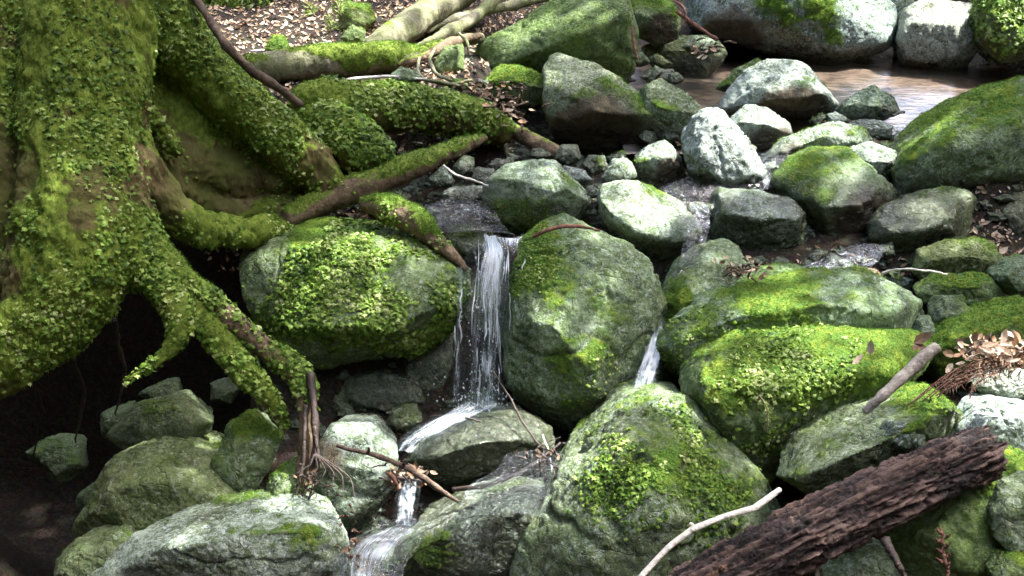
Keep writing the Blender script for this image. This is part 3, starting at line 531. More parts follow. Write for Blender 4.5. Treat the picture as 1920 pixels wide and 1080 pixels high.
def stone_outline(x, y, r, sd):
    g = np.random.default_rng(sd); n = 7; a = np.sort(g.uniform(0, 6.28, n)); rr = r * g.uniform(.75, 1.15, n)
    return [(x + q * 1.15 * math.cos(t), y + q * .8 * math.sin(t)) for q, t in zip(rr, a)]
for i_, (x, y, r) in enumerate([(1240,378,14),(1308,392,14),(1405,380,16),(1640,360,14),(1565,225,16),(1605,212,12),(1400,285,14),(1330,395,13),(1668,300,18),(1712,284,16),(1740,262,16),(1540,486,16),(1590,500,12),(1165,352,15),(1078,362,14),(1112,362,12),(1288,252,16),(1272,352,14),(1448,322,17),(1448,398,15),(1662,282,16),(1702,262,18),(1725,240,16),(1690,296,15),(1560,494,15),(1508,500,13),(1622,484,13),(1842,470,20),(1855,520,16),(1690,528,15),(962,300,12),(1012,292,13),(1150,292,14),(1216,258,14),(1256,256,14),(1706,378,16),(1668,468,14),(1108,402,13),(1548,296,14),(1610,250,13),(1465,250,14),(1530,222,12),(1690,222,13),(1745,222,14),(1060,400,12)]):
    rock('stone', 'small grey-green stone filling a gap among the boulders of the upper stream', stone_outline(x, y, r * 1.3, i_ + 3), -.04 + float(np.interp(y, [200, 230, 330, 400, 440, 530], [4.85, 4.6, 4.1, 3.8, 3.68, 3.55])) , None, 24, .12 + .1 * (i_ % 3), .4, tuft=.6, pale=.3 + .12 * (i_ % 5), wet=.25 * (i_ % 2), cat='stone', group='small stones between the boulders of the upper stream')
for i_, (x, y, r) in enumerate([(1195,112,22),(1222,138,20),(1180,152,16),(1262,148,16),(1240,110,20)]):
    rock('stone', 'dark stone in the shade between the large slab and the pond', stone_outline(x, y, r, i_ + 50), 5.4 - .004 * (y - 110), None, 24, .15, .4, tuft=.6, pale=.2, cat='stone', group='dark stones between the slab and the pond')
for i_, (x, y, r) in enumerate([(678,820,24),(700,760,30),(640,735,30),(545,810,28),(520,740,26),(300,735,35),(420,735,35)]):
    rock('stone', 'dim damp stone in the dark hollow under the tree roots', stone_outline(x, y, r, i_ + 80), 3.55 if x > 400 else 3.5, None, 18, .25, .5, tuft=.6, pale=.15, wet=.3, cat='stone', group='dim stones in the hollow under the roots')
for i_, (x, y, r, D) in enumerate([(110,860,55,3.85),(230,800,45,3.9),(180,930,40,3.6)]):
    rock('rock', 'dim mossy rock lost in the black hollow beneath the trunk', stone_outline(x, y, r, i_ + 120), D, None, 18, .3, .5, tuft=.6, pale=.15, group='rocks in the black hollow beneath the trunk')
#--ENDROCKDATA--

# ------------------------------------------------------------------ tubes: roots, logs, sticks
def catmull(P, n):
    P = np.asarray(P, float); Q = np.vstack([2 * P[0] - P[1], P, 2 * P[-1] - P[-2]])
    t = np.linspace(0, len(P) - 1 - 1e-6, n); i = t.astype(int); f = (t - i)[:, None]
    a, b, c, d = Q[i], Q[i + 1], Q[i + 2], Q[i + 3]
    return .5 * (2 * b + (c - a) * f + (2 * a - 5 * b + 4 * c - d) * f ** 2 + (3 * b - a - 3 * c + d) * f ** 3)
def tube_geo(pts, n=40, seg=10, wob=.0, seed=0, flat=1.0):
    """pts: (x, y, D, radius in photo pixels)"""
    W = np.array([[*at(x, y, D), r * D / F] for x, y, D, r in pts])
    S = catmull(W, n); P, r = S[:, :3], np.maximum(S[:, 3], .0006)
    if wob:
        P = P + wob * np.stack([fbm(np.c_[np.arange(n) * .35, np.full(n, seed * 7.1), np.full(n, k * 3.3)], 3, seed) for k in range(3)], 1)
        r = r * (1 + min(.25, 50 * wob) * vnoise(np.c_[np.arange(n) * .5, np.full(n, seed * 3.1), np.zeros(n)], seed))
    t = np.gradient(P, axis=0); t /= np.linalg.norm(t, axis=1, keepdims=True)
    a = np.cross(t, [0, 0.2, 1.0]); a /= np.linalg.norm(a, axis=1, keepdims=True) + 1e-9
    b = np.cross(t, a)
    th = np.linspace(0, 2 * np.pi, seg, endpoint=False)
    V = P[:, None] + r[:, None, None] * (np.cos(th)[None, :, None] * a[:, None] + flat * np.sin(th)[None, :, None] * b[:, None])
    V = np.vstack([V.reshape(-1, 3), P[:1] - t[:1] * r[0] * .5, P[-1:] + t[-1:] * r[-1] * .5])
    i = np.arange(n - 1)[:, None] * seg; j = np.arange(seg)[None]; k = (j + 1) % seg
    q = np.stack([i + j, i + k, i + seg + k, i + seg + j], -1).reshape(-1, 4)
    c0, c1 = n * seg, n * seg + 1; e = (n - 1) * seg; jj = np.arange(seg)
    caps = np.vstack([np.stack([np.full(seg, c0), (jj + 1) % seg, jj], 1), np.stack([np.full(seg, c1), e + jj, e + (jj + 1) % seg], 1)])
    return V, [q, caps]
def blend(name, tubes, hulls, voxel, mat_, parent, seed, moss=.5, leaf=0, tuft=0, lsize=.018, leafmask=None, amp=(.02, .008), up=.5, mossfn=None):
    """joins tubes and wedges into one continuous skin, then roughens it"""
    bm = bmesh.new()
    def add(V, groups):
        vs = [bm.verts.new(v) for v in V]
        for g in groups:
            for f in g:
                try: bm.faces.new([vs[i] for i in f])
                except ValueError: pass
    for t in tubes: add(*tube_geo(t, 36, 18))
    for h in hulls:
        b2 = bmesh.new()
        for p in h: b2.verts.new(at(*p))
        bmesh.ops.convex_hull(b2, input=b2.verts[:])
        b2.verts.index_update()
        used = [v for v in b2.verts if v.link_faces]
        ix = {v: i for i, v in enumerate(used)}
        add([v.co for v in used], [[[ix[v] for v in f.verts] for f in b2.faces]]); b2.free()
    bmesh.ops.recalc_face_normals(bm, faces=bm.faces[:])
    me = bpy.data.meshes.new('tmp'); bm.to_mesh(me); bm.free()
    ob = bpy.data.objects.new('tmp', me); C.objects.link(ob)
    r = ob.modifiers.new('r', 'REMESH'); r.mode = 'VOXEL'; r.voxel_size = voxel; r.adaptivity = 0
    s = ob.modifiers.new('s', 'SMOOTH'); s.factor = .5; s.iterations = 8
    tr = ob.modifiers.new('t', 'TRIANGULATE')
    dg = bpy.context.evaluated_depsgraph_get(); ev = ob.evaluated_get(dg); m2 = ev.to_mesh()
    V = np.zeros(len(m2.vertices) * 3); m2.vertices.foreach_get('co', V); V = V.reshape(-1, 3)
    T = np.zeros(len(m2.polygons) * 3, np.int32); m2.polygons.foreach_get('vertices', T); T = T.reshape(-1, 3)
    ev.to_mesh_clear(); bpy.data.objects.remove(ob); bpy.data.meshes.remove(me)
    N = normals(V, T); q = V * np.array([1, 1, .55]) + seed
    V = V + N * (amp[0] * fbm(q * 7, 3, seed) + amp[1] * fbm(q * 28, 4, seed + 5, .6) + .4 * amp[1] * fbm(q * 75, 3, seed + 6))[:, None]
    N = normals(V, T); px, py = proj(V)
    m = moss * 1.5 - .75 + .8 * fbm(V * 5 + seed, 4, seed + 8, .6) + up * (N[:, 2] - .2)
    if mossfn is not None: m = m + mossfn(px, py, V)
    m = sstep(-.08, .38, m)
    V = V + N * (m * (.004 + .005 * fbm(V * 45, 3, seed + 2)))[:, None]
    o = mesh(name, V, T, mat_, True, {'moss': m}, parent)
    lm = np.ones(len(V)) if leafmask is None else leafmask(px, py, V)
    lm = lm * sstep(-.3, .3, 1.15 * fbm(V * [7, 7, 3.2], 4, seed + 77) + .3 * np.clip(lm - 1, 0, 1)) * (.3 + .7 * m)
    if tuft: leafmesh('moss_foliage', [scatter(V, T, m ** 1.5, tuft, .009, TUFT, .9, .3, .9)], M_MOSS, o)
    if leaf: leafmesh('creeping_leaves', [scatter(V, T, lm, leaf, lsize, LEAF3, .45, .9, .8, .002)], M_LEAF, o)
    return o

tree = bpy.data.objects.new('tree', None); C.objects.link(tree)
tag(tree, 'massive mossy tree trunk with buttress and spreading roots filling the left side', 'tree')
def trunk_leaf(px, py, V):
    m = np.ones(len(px)) * 1.0
    for bx, by, br, st in [(430,345,62,-1.1),(480,240,100,.9),(580,310,50,.6),(300,340,50,-.6),(20,330,45,-1.),(20,540,60,-.9),(150,40,60,-.5),(150,600,120,.7),(90,300,90,.4),(420,130,80,.5),(560,330,60,.3),(60,620,60,.6),(400,390,60,-1)]:
        m = m + st * np.exp(-((px - bx) ** 2 + (py - by) ** 2) / br ** 2)
    return np.clip(m, 0, 1.5)
def trunk_moss(px, py, V):
    m = 0 * px
    for bx, by, br, st in [(430,345,62,-1.2),(400,425,60,.5),(490,440,50,.6),(300,340,45,-.5),(20,330,45,-1.),(20,540,60,-.7),(130,30,60,-.3),(420,110,90,.5),(150,600,150,.4),(290,470,80,.3)]:
        m = m + st * np.exp(-((px - bx) ** 2 + (py - by) ** 2) / br ** 2)
    return m
trunk = blend('trunk', [
    [(175,-900,3.6,150),(175,-250,3.25,115),(165,200,3.12,108),(150,440,3.05,108),(95,575,3.0,88),(10,680,2.97,56),(-80,735,2.95,40)],
    [(40,-900,3.6,150),(40,-250,3.3,100),(20,120,3.2,70),(-40,400,3.15,85),(-100,600,3.1,80)],
    [(70,-200,3.2,40),(75,150,3.12,32),(60,400,3.05,30),(25,540,3.0,28)],
    [(110,-200,3.15,45),(115,200,3.02,40),(100,440,2.96,42),(50,580,2.93,42),(-30,680,2.9,36)],
    [(215,-250,3.2,60),(225,60,3.15,44),(240,240,3.14,40),(275,330,3.2,40),(330,405,3.3,36),(415,432,3.45,32),(490,438,3.62,27),(560,446,3.8,22)],
    [(225,350,3.1,60),(255,470,3.08,46),(290,530,3.08,34)],
    [(215,-260,3.35,80),(292,0,3.42,70),(368,115,3.5,56),(470,215,3.62,50),(565,290,3.75,44),(612,345,3.82,36),(640,372,3.85,22)],
    [(238,60,3.22,26),(262,190,3.3,26),(300,250,3.38,20),(340,290,3.45,12)],
    [(300,330,3.5,30),(420,392,3.7,22),(560,390,3.85,24)],
  ], [
    [(200,-200,3.45),(290,-100,3.5),(385,130,3.6),(560,290,3.82),(610,350,3.9),(560,400,3.9),(420,405,3.8),(300,360,3.55),(230,300,3.35),
     (200,-200,3.6),(290,-100,3.62),(395,130,3.75),(570,300,3.95),(560,400,4.0),(420,405,3.92),(300,360,3.65)],
  ], .009, M_TRUNK, tree, 3, .70, 21000, 30000, .0155, trunk_leaf, (.032, .016), .25, trunk_moss)
def on(a, b, fade=60):                    # leaves only on the stretch of a root above photo row b
    return lambda px, py, V: 1 - sstep(a, b, py)
blend('root', [[(560,180,4.0,30),(600,195,4.0,42),(700,200,4.1,44),(790,205,4.2,40),(880,222,4.28,36),(950,250,4.36,22)]], [], .008, M_TRUNK, tree, 11, .72, 1500, 5000, .02, None, (.02, .008), .9)
blend('root', [[(570,215,4.0,30),(620,235,3.96,48),(665,275,3.92,58),(720,300,3.92,34)], [(600,290,3.95,30),(660,310,3.95,28)]], [], .008, M_TRUNK, tree, 12, .75, 1300, 4500, .02, None, (.02, .008), .8)
blend('root', [[(535,412,3.72,18),(610,376,3.8,24),(700,342,3.85,25),(790,306,3.95,22),(862,276,4.08,15),(910,258,4.2,10)]], [], .007, M_ROOT, tree, 13, .42, 150, 2500, .014, None, (.012, .006), .8)
blend('root', [[(255,440,3.08,40),(330,520,3.08,28),(410,580,3.12,23),(480,640,3.18,21),(548,690,3.2,22),(574,740,3.2,20),(578,820,3.16,16),(560,930,3.12,8)]], [], .006, M_ROOT, tree, 14, .62, 1500, 2500, .017, on(700, 800), (.012, .006), .4, lambda px, py, V: -1.4 * sstep(720, 800, py) - .9 * np.exp(-((px - 470) ** 2 + (py - 620) ** 2) / 40 ** 2))
blend('root', [[(290,510,3.06,34),(335,585,3.03,22),(318,655,3.01,13),(236,716,2.97,5)]], [], .006, M_ROOT, tree, 15, .75, 900, 1200, .017, None, (.012, .006), .3)
blend('root', [[(340,545,3.08,26),(425,655,3.12,21),(495,735,3.16,17),(534,795,3.22,8)]], [], .006, M_ROOT, tree, 16, .75, 1200, 1500, .017, None, (.012, .006), .3)
blend('root', [[(676,382,3.62,12),(720,390,3.6,24),(775,412,3.58,26),(812,448,3.56,18),(850,480,3.54,12),(876,508,3.52,7)]], [], .005, M_ROOT, tree, 17, .5, 250, 2200, .012, on(440, 480), (.008, .005), .9, lambda px, py, V: -1.5 * sstep(430, 470, py))
def strands(name, paths, mat_, parent=None, seg=6, n=22, wob=.006):
    Vs, Q, T3 = [], [], []; b = 0
    for i, p in enumerate(paths):
        v, (q, c) = tube_geo(p, n, seg, wob, i + len(paths))
        Vs.append(v); Q.append(q + b); T3.append(c + b); b += len(v)
    return mesh(name, np.vstack(Vs), [np.vstack(Q), np.vstack(T3)], mat_, True, None, parent)
for q_ in [[(582,700,3.17,7),(592,780,3.12,7),(588,860,3.1,6),(566,940,3.08,3)], [(575,760,3.14,5),(570,860,3.1,4),(552,945,3.08,3)], [(590,800,3.1,4),(598,870,3.08,3),(575,950,3.05,2)]]: strands('rootlet', [q_], M_DTWIG, tree)
for k in range(-2, 4): strands('rootlet', [[(592,850,3.08,2),(610+14*k,880+4*k,3.03,1.5),(600+22*k,905+9*k,3.0,.8)]], M_DTWIG, tree)

for k, pth in enumerate([[(130,640,3.3,5),(158,740,3.45,3.5),(140,830,3.5,1.5)], [(215,600,3.3,5),(235,700,3.45,3.5),(215,780,3.5,1.5)], [(60,690,3.25,4),(78,770,3.4,3),(62,860,3.5,1)]]):
    strands('rootlet', [pth], M_DTWIG, tree, 8, 26, .012)
# logs and bare roots lying across the leaf litter
def log(name, label, cat, pts, mat_, seed, moss, tuft, voxel=.009, leaf=0, group=None, up=.8, fn=None):
    o = blend(name, [pts], [], voxel, mat_, None, seed, moss, leaf, tuft, .02, None, (.014, .006), up, fn)
    return tag(o, label, cat, group)
log('fallen_log', 'pale lichen grey log slanting up out of the top edge', 'log', [(690,92,4.95,16),(730,72,5.0,27),(790,32,5.2,29),(860,-12,5.45,30),(900,-40,5.6,30)], M_PALE, 21, .15, 300)
log('tree_root', 'thick horizontal root with bright moss on top, lying across the leaf litter', 'root', [(420,138,4.5,24),(520,124,4.55,31),(620,116,4.6,33),(720,108,4.65,28),(780,100,4.8,17),(840,84,4.9,12),(905,70,5.0,9)], M_PALE, 22, .3, 4000, fn=lambda px, py, V: .9 * np.exp(-((px - 690) / 80.) ** 2))
log('tree_root', 'pale bare root climbing to the top edge right of the slanting log', 'root', [(770,96,4.95,7),(830,66,5.05,13),(880,38,5.25,14),(925,5,5.5,13),(950,-20,5.6,13)], M_PALE, 23, 0, 0)
log('tree_root', 'thin pale root running to the top edge beside the large slab', 'root', [(800,60,5.2,6),(860,34,5.3,8),(930,16,5.5,9),(1000,2,5.7,9),(1040,-8,5.8,9)], M_PALE, 24, 0, 0)
log('tree_root', 'knotty brown root meeting the left corner of the large slab', 'root', [(745,122,4.6,6),(800,104,4.7,10),(850,80,4.85,10),(905,66,4.95,7)], M_ROOT, 25, 0, 0)
log('tree_root', 'dark root in the shadow behind the waterfall head, below the debris clump', 'root', [(930,230,4.45,14),(980,255,4.35,16),(1040,285,4.28,13),(1080,300,4.25,8)], M_ROOT, 26, .2, 0)

# rotten log at the front
def rotten():
    ctrl = [(1170,1190,2.40,50),(1265,1138,2.42,54),(1385,1070,2.44,58),(1510,1004,2.47,59),(1640,940,2.5,57),(1770,880,2.55,54),(1852,845,2.58,48)]
    W = np.array([[*at(x, y, D), r * D / F] for x, y, D, r in ctrl]); n, seg = 420, 150
    S = catmull(W, n); P, r = S[:, :3], S[:, 3]
    t = np.gradient(P, axis=0); t /= np.linalg.norm(t, axis=1, keepdims=True)
    a = np.cross(t, [0, .2, 1.]); a /= np.linalg.norm(a, axis=1, keepdims=True); b = np.cross(t, a)
    th = np.linspace(0, 2 * np.pi, seg, endpoint=False)
    L = np.cumsum(np.r_[0, np.linalg.norm(np.diff(P, axis=0), axis=1)])
    u = np.repeat(L, seg); ang = np.tile(th, n); c, s = np.cos(ang), np.sin(ang)
    q = np.c_[u * 6.5, c * 2.4, s * 2.4]; q = q + .25 * np.c_[vnoise(q * 2, 1), vnoise(q * 2, 2), vnoise(q * 2, 3)]
    n1 = fbm(q * np.array([1.0, 2.4, 2.4]), 5, 31, .62); rid = 1 - np.abs(n1) * 2.2
    n2 = fbm(np.c_[u * 38, c * 9, s * 9], 4, 33, .65)
    n3 = fbm(np.c_[u * 9, c * 9, s * 9], 3, 35, .6)
    rr = np.repeat(r, seg) * (1 + .16 * n1 - .20 * np.clip(rid - .55, 0, 1) * 1.6 + .10 * n2 - .16 * sstep(.25, .5, n3))
    en = sstep(L[-1] - .16, L[-1], u)
    rr = rr * (1 - .2 * en * (fbm(np.c_[u * 0, c * 3, s * 3], 3, 8) + .3))
    V = np.repeat(P, seg, 0) + rr[:, None] * (c[:, None] * np.repeat(a, seg, 0) + s[:, None] * np.repeat(b, seg, 0))
    V = V + np.repeat(t, seg, 0) * (en * .03 * fbm(np.c_[u * 0, c * 5, s * 5], 3, 12))[:, None]
    V = np.vstack([V, P[-1:] - t[-1:] * .04, P[:1]])
    i = np.arange(n - 1)[:, None] * seg; j = np.arange(seg)[None]; k = (j + 1) % seg
    qd = np.stack([i + j, i + k, i + seg + k, i + seg + j], -1).reshape(-1, 4)
    e = (n - 1) * seg; jj = np.arange(seg)
    caps = np.vstack([np.stack([np.full(seg, n * seg), e + jj, e + (jj + 1) % seg], 1), np.stack([np.full(seg, n * seg + 1), (jj + 1) % seg, jj], 1)])
    o = mesh('rotten_log', V, [qd, caps], None, True, {'grain': np.r_[sstep(-.35, .45, n1 + .5 * n2), 0, 0], 'flake': np.r_[sstep(.3, .6, fbm(np.c_[u * 8, c * 3.5, s * 3.5], 4, 41)), 0, 0]})
    m, nt, out, N = mat('rotten_wood_grain')
    co = N('TexCoord').outputs['Object']; g = N('Attribute', attribute_name='grain').outputs['Fac']; fl = N('Attribute', attribute_name='flake').outputs['Fac']
    f = noise(N, co, 70, 5, .7); bg = noise(N, co, 9, 4, .6)
    cc = ramp(N, math_(N, 'MULTIPLY_ADD', f, .5, math_(N, 'MULTIPLY', g, .6)), (.28, (.008, .006, .005)), (.60, (.040, .026, .022)), (.92, (.14, .095, .078)))
    cc = mixc(N, ramp(N, bg, (.45, 0.), (.62, .5)), cc, (.028, .024, .026))
    cc = mixc(N, math_(N, 'MULTIPLY', fl, ramp(N, f, (.4, 0.), (.6, .9))), cc, (.22, .13, .085))
    bp = N('Bump', inp={'Strength': .9, 'Distance': .01, 'Height': f})
    b_ = N('BsdfPrincipled', inp={'Base Color': cc, 'Roughness': .6, 'Normal': bp.outputs[0], 'Specular IOR Level': .15}); nt.links.new(b_.outputs[0], out.inputs[0])
    o.data.materials.append(m)
    tag(o, 'dark rotten log with crumbling grain lying diagonally across the lower right', 'log')
rotten()

def stick(name, label, pts, mat_, cat='stick', side=(), wob=.004, group=None, seg=8):
    o = strands(name, [pts] + list(side), mat_, None, seg, 34, wob)
    return tag(o, label, cat, group)
stick('stick', 'long grey-brown stick leaning against the mossy buttress at the top left', [(360,-14,3.36,6.5),(392,34,3.34,7.5),(420,80,3.33,8.5),(470,130,3.4,9),(520,164,3.5,9.5),(562,196,3.62,8)], M_TWIG)
stick('stick', 'fallen stick lying across the sunlit pale brown rock', [(630,836,2.8,4),(700,852,2.78,5),(760,876,2.78,6),(810,908,2.82,6),(858,941,2.88,3)], M_TWIG, side=[[(690,850,2.78,3),(692,838,2.76,1.5)], [(755,875,2.78,4),(760,862,2.76,2)]])
stick('stick', 'short thick broken stick propped on the right bank behind the rotten log', [(1622,772,2.62,7),(1655,742,2.6,10),(1700,700,2.6,11),(1738,664,2.62,12),(1756,650,2.63,10)], M_GTWIG, wob=.002)
stick('stick', 'pale bleached bent stick along the upper side of the rotten log', [(1190,1095,2.28,5.5),(1248,1032,2.3,5.5),(1292,997,2.31,6),(1304,990,2.31,6),(1360,968,2.33,5.5),(1411,954,2.35,6.5),(1422,947,2.36,6.5),(1462,918,2.4,5)], M_PTWIG, wob=.001, side=[[(1300,990,2.36,6),(1296,982,2.34,4)]])
stick('twig', 'thin dark twig hanging from the centre boulder down to the wet slab', [(926,698,3.3,1.5),(955,745,3.24,2),(985,800,3.16,2),(1012,835,3.1,1.8),(1030,850,3.05,1.2)], M_DTWIG, 'twig', side=[[(1012,835,3.1,1.4),(1050,820,3.1,1)]])
stick('twig', 'pale thin twig standing in the stream right of the wet slab', [(1018,815,3.05,1.5),(1030,850,3.0,1.6),(1034,885,2.96,1.2)], M_PTWIG, 'twig')
stick('twig', 'brown bent twig lying over the top of the speckled centre boulder', [(1000,444,3.42,3),(1040,428,3.4,4),(1080,424,3.42,3.5),(1124,432,3.45,2)], M_RTWIG, 'twig')
stick('twig', 'dead twig resting on the dark slab at the waterfall foot', [(806,782,3.3,2),(850,780,3.25,2.5),(900,790,3.2,2)], M_DTWIG, 'twig')
stick('twig', 'thin pale twig over the purplish stone above the waterfall', [(832,310,3.85,2),(855,328,3.8,2.5),(880,336,3.78,2.5),(915,348,3.78,1.5)], M_PTWIG, 'twig')
stick('twig', 'reddish twig leaning from the boulder to the ledge under the huge overhanging boulder', [(1270,22,5.2,3),(1300,45,5.2,4),(1345,75,5.15,3.5)], M_RTWIG, 'twig', side=[[(1262,0,5.3,2),(1282,15,5.2,2.5),(1286,45,5.2,2)]])
stick('twig', 'red vertical twig hanging beside the right edge of the large slab', [(1185,50,4.85,2),(1188,80,4.83,3),(1195,110,4.82,2)], M_RTWIG, 'twig')
stick('twig', 'thin pale stem arching over the dark mossy rock at the right', [(1655,512,3.2,2),(1690,505,3.15,2),(1740,508,3.1,2),(1775,514,3.1,1.5)], M_PTWIG, 'twig')
stick('twig', 'dark wet branch lying in the stream right of the wet slab', [(850,918,2.92,4),(905,912,2.88,5),(955,895,2.9,4),(1000,870,2.95,3),(1050,830,3.0,2)], M_DTWIG, 'twig')
stick('twig', 'reddish broken twig under the fallen stick by the lower cascade', [(728,884,2.85,4),(740,900,2.83,4),(746,918,2.82,3)], M_RTWIG, 'twig')
stick('root_loop', 'looping bare roots curling at the left corner of the large slab', [(786,108,4.55,3),(784,135,4.48,3.5),(800,150,4.42,3),(840,158,4.4,3),(885,150,4.4,3)], M_PALE, 'root', side=[[(815,92,4.6,3),(806,112,4.52,3.5),(820,140,4.45,3.5),(850,152,4.42,2.5)], [(860,62,4.7,2.5),(876,80,4.62,3),(880,105,4.6,2.5)], [(740,140,4.45,2.5),(800,150,4.4,3),(870,162,4.38,2.5)]])
stick('twig', 'long thin twig lying along the litter behind the mossy root arch', [(560,168,4.3,2.5),(640,152,4.35,3),(720,144,4.4,3),(800,148,4.4,2)], M_PTWIG, 'twig')
stick('twig', 'pale twig among the dead leaves left of the square mossy stone', [(470,96,4.9,2),(540,92,4.95,2.5),(620,78,5.0,2)], M_PTWIG, 'twig')
stick('twig', 'upright dead conifer sprig in front of the smooth green boulder', [(1778,1085,2.1,3),(1772,1040,2.1,3.5),(1764,990,2.12,2)], M_RTWIG, 'twig', side=[[(1765+ (k%2)*8, 1000+9*k, 2.1, 3), (1764 + (k%2)*8 + (9 if k%2 else -9), 992+9*k, 2.09, 1)] for k in range(8)])
stick('twig', 'rotting side branch poking from under the rotten log', [(1660,1010,2.35,9),(1680,1050,2.3,7),(1700,1090,2.28,5)], M_DTWIG, 'twig')

# ------------------------------------------------------------------ leaf litter and debris
DEAD = (np.array([[0, 0, 0], [.3, -.24, .08], [.3, .24, .06], [.7, -.2, .12], [.7, .2, .02], [1, 0, .16], [.5, 0, -.04]]),
        np.array([[0, 1, 6], [1, 3, 6], [3, 5, 6], [5, 4, 6], [4, 2, 6], [2, 0, 6]]))
DTRI = np.concatenate([quads[:, [0, 1, 2]], quads[:, [0, 2, 3]]])
def litter(name, label, mask, n, size, kind='stuff', parent=None, tone=(0, 1), off=.004):
    r = scatter(GV, DTRI, mask, n, size, DEAD, 1., 0., .5, off, tone)
    return tag(leafmesh(name, [r], M_LITTER, parent), label, 'leaf litter', kind=kind)
gpx, gpy = proj(GV)
tm = (sstep(4.15, 4.35, GV[:, 1]) * (1 - sstep(-.3, .0, GV[:, 0] - .9 * sstep(5.2, 5.6, GV[:, 1]))) * (GV[:, 1] < 8) * (GV[:, 0] > -3)) * (gpx > 330)
litter('leaf_litter', 'brown and tan dead leaves carpeting the bank at the top left', tm, 15000, .029, tone=(.05, 1))
lm2 = np.exp(-(((gpx - 470) / 90.) ** 2 + ((gpy - 425) / 40.) ** 2)) + np.exp(-(((gpx - 660) / 90.) ** 2 + ((gpy - 415) / 30.) ** 2)) + np.exp(-(((gpx - 1580) / 90.) ** 2 + ((gpy - 510) / 22.) ** 2)) + np.exp(-(((gpx - 1860) / 40.) ** 2 + ((gpy - 480) / 70.) ** 2))
litter('leaf_litter', 'dead leaves strewn over the soil of the right bank', sstep(1.45, 1.8, GV[:, 0]) * (GV[:, 0] < 4.5) * (GV[:, 1] < 4.4) * (GV[:, 1] > 1.2) + sstep(2.9, 3.2, GV[:, 0]) * (GV[:, 0] < 5) * (GV[:, 1] < 8) * (GV[:, 1] > 4), 7000, .032, tone=(.0, .7))
litter('dead_leaves', 'dead leaves caught in the gaps between the boulders', lm2 * (1 - (GV[:, 0] < -.78) * (GV[:, 1] < 3.7)) * (GV[:, 1] < 5) * (GV[:, 1] > 1.7), 1200, .026, tone=(.0, .6))
gm = np.exp(-(((gpx - 960) / 900.) ** 2)) * (GV[:, 1] > 1.9) * (GV[:, 1] < 6.2) * (gpx > -50) * (gpx < 2020) * (1 - tm) * ((gpx < 740) | (gpx > 960) | (gpy > 760) | (gpy < 420)) * (1 - (GV[:, 0] < -.85) * (GV[:, 1] < 4.1))
# gravel: small faceted pebbles over the bed
def pebbles():
    U, T = ico(2)
    w = gm * 1.0; tri = DTRI; a, b, c = GV[tri[:, 0]], GV[tri[:, 1]], GV[tri[:, 2]]
    ar = np.linalg.norm(np.cross(b - a, c - a), axis=1) * w[tri].mean(1)
    n = 5200; i = rng.choice(len(tri), n, p=ar / ar.sum()); P = (a + b + c)[i] / 3 + rng.normal(0, .01, (n, 3)) * [1, 1, 0]
    s = .008 + .026 * rng.random((n, 1, 1)) ** 3
    sh = rng.uniform(.6, 1.2, (n, 1, 3)) * [1, 1, .7]
    V = P[:, None] + U[None] * s * sh * (1 + .25 * rng.normal(0, 1, (n, len(U), 1)))
    FF = T[None] + (np.arange(n) * len(U))[:, None, None]
    o = mesh('gravel', V.reshape(-1, 3), FF.reshape(-1, 3), M_ROCK, False, {'moss': np.zeros(n * len(U))})
    o['pale'] = .15; o['wet'] = .5; o['film'] = .2
    tag(o, 'loose pebbles and gravel on the stream bed between the boulders', 'gravel', kind='stuff')
pebbles()
def debris(name, label, cx, cy, D, spread, n, size, ntw, tone=(0, .9), cat='debris', mat2=None, D2=.06):
    em = bpy.data.objects.new(name, None); C.objects.link(em); c0 = at(cx, cy, D); em.location = c0
    tag(em, label, cat)
    P = np.array([at(cx + spread[0] * rng.normal(), cy + spread[1] * rng.normal(), D + D2 * rng.normal()) for _ in range(n)])
    tv, tf = DEAD
    d = rng.normal(0, 1, (n, 3)) * [1, 1, .5]; d /= np.linalg.norm(d, axis=1, keepdims=True)
    nn = rng.normal(0, .6, (n, 3)) + [0, -.3, 1]; nn -= d * (d * nn).sum(1, keepdims=True); nn /= np.linalg.norm(nn, axis=1, keepdims=True)
    S = np.cross(nn, d); s = size * rng.uniform(.5, 1.3, (n, 1, 1))
    W = P[:, None] + s * (tv[None, :, :1] * d[:, None] + tv[None, :, 1:2] * S[:, None] + tv[None, :, 2:] * nn[:, None]) - c0
    FF = tf[None] + (np.arange(n) * len(tv))[:, None, None]
    lv = mesh('leaves', W.reshape(-1, 3), FF.reshape(-1, 3), M_LITTER, False, {'tone': np.repeat(tone[0] + (tone[1] - tone[0]) * rng.random(n), len(tv))}, em)
    if ntw:
        paths = []
        for k in range(ntw):
            x, y = cx + spread[0] * rng.normal(), cy + spread[1] * rng.normal(); an = rng.uniform(0, 6.28); l = spread[0] * rng.uniform(.4, 1.1)
            dd = D + D2 * rng.normal()
            paths.append([(x, y, dd, 1.6), (x + l * .5 * math.cos(an), y + l * .4 * math.sin(an), dd - .01, 2), (x + l * math.cos(an), y + l * .7 * math.sin(an) + 3, dd, 1)])
        for p_ in paths:
            tw = strands('twig', [p_], mat2 or M_TWIG, em, 5, 10, .003)
            tw.data.transform(__import__('mathutils').Matrix.Translation(-Vector(c0)))
    return em
debris('debris_clump', 'clump of dead leaves and twigs hanging off the end of the mossy root arch', 945, 205, 4.3, (26, 20), 70, .035, 34, (0, .8))
debris('debris_clump', 'yellowish leaves and twigs at the foot of the large slab', 900, 168, 4.42, (32, 8), 45, .04, 14, (.2, 1.))
debris('debris_clump', 'dark nest of twigs and dead leaves between the grey dome and the low green stone', 1396, 506, 3.36, (22, 12), 40, .026, 22, (0, .7))
debris('debris_clump', 'twigs and leaves caught in the puddle right of the wedge boulder', 1600, 516, 3.42, (40, 6), 26, .03, 12, (0, .8), D2=.03)
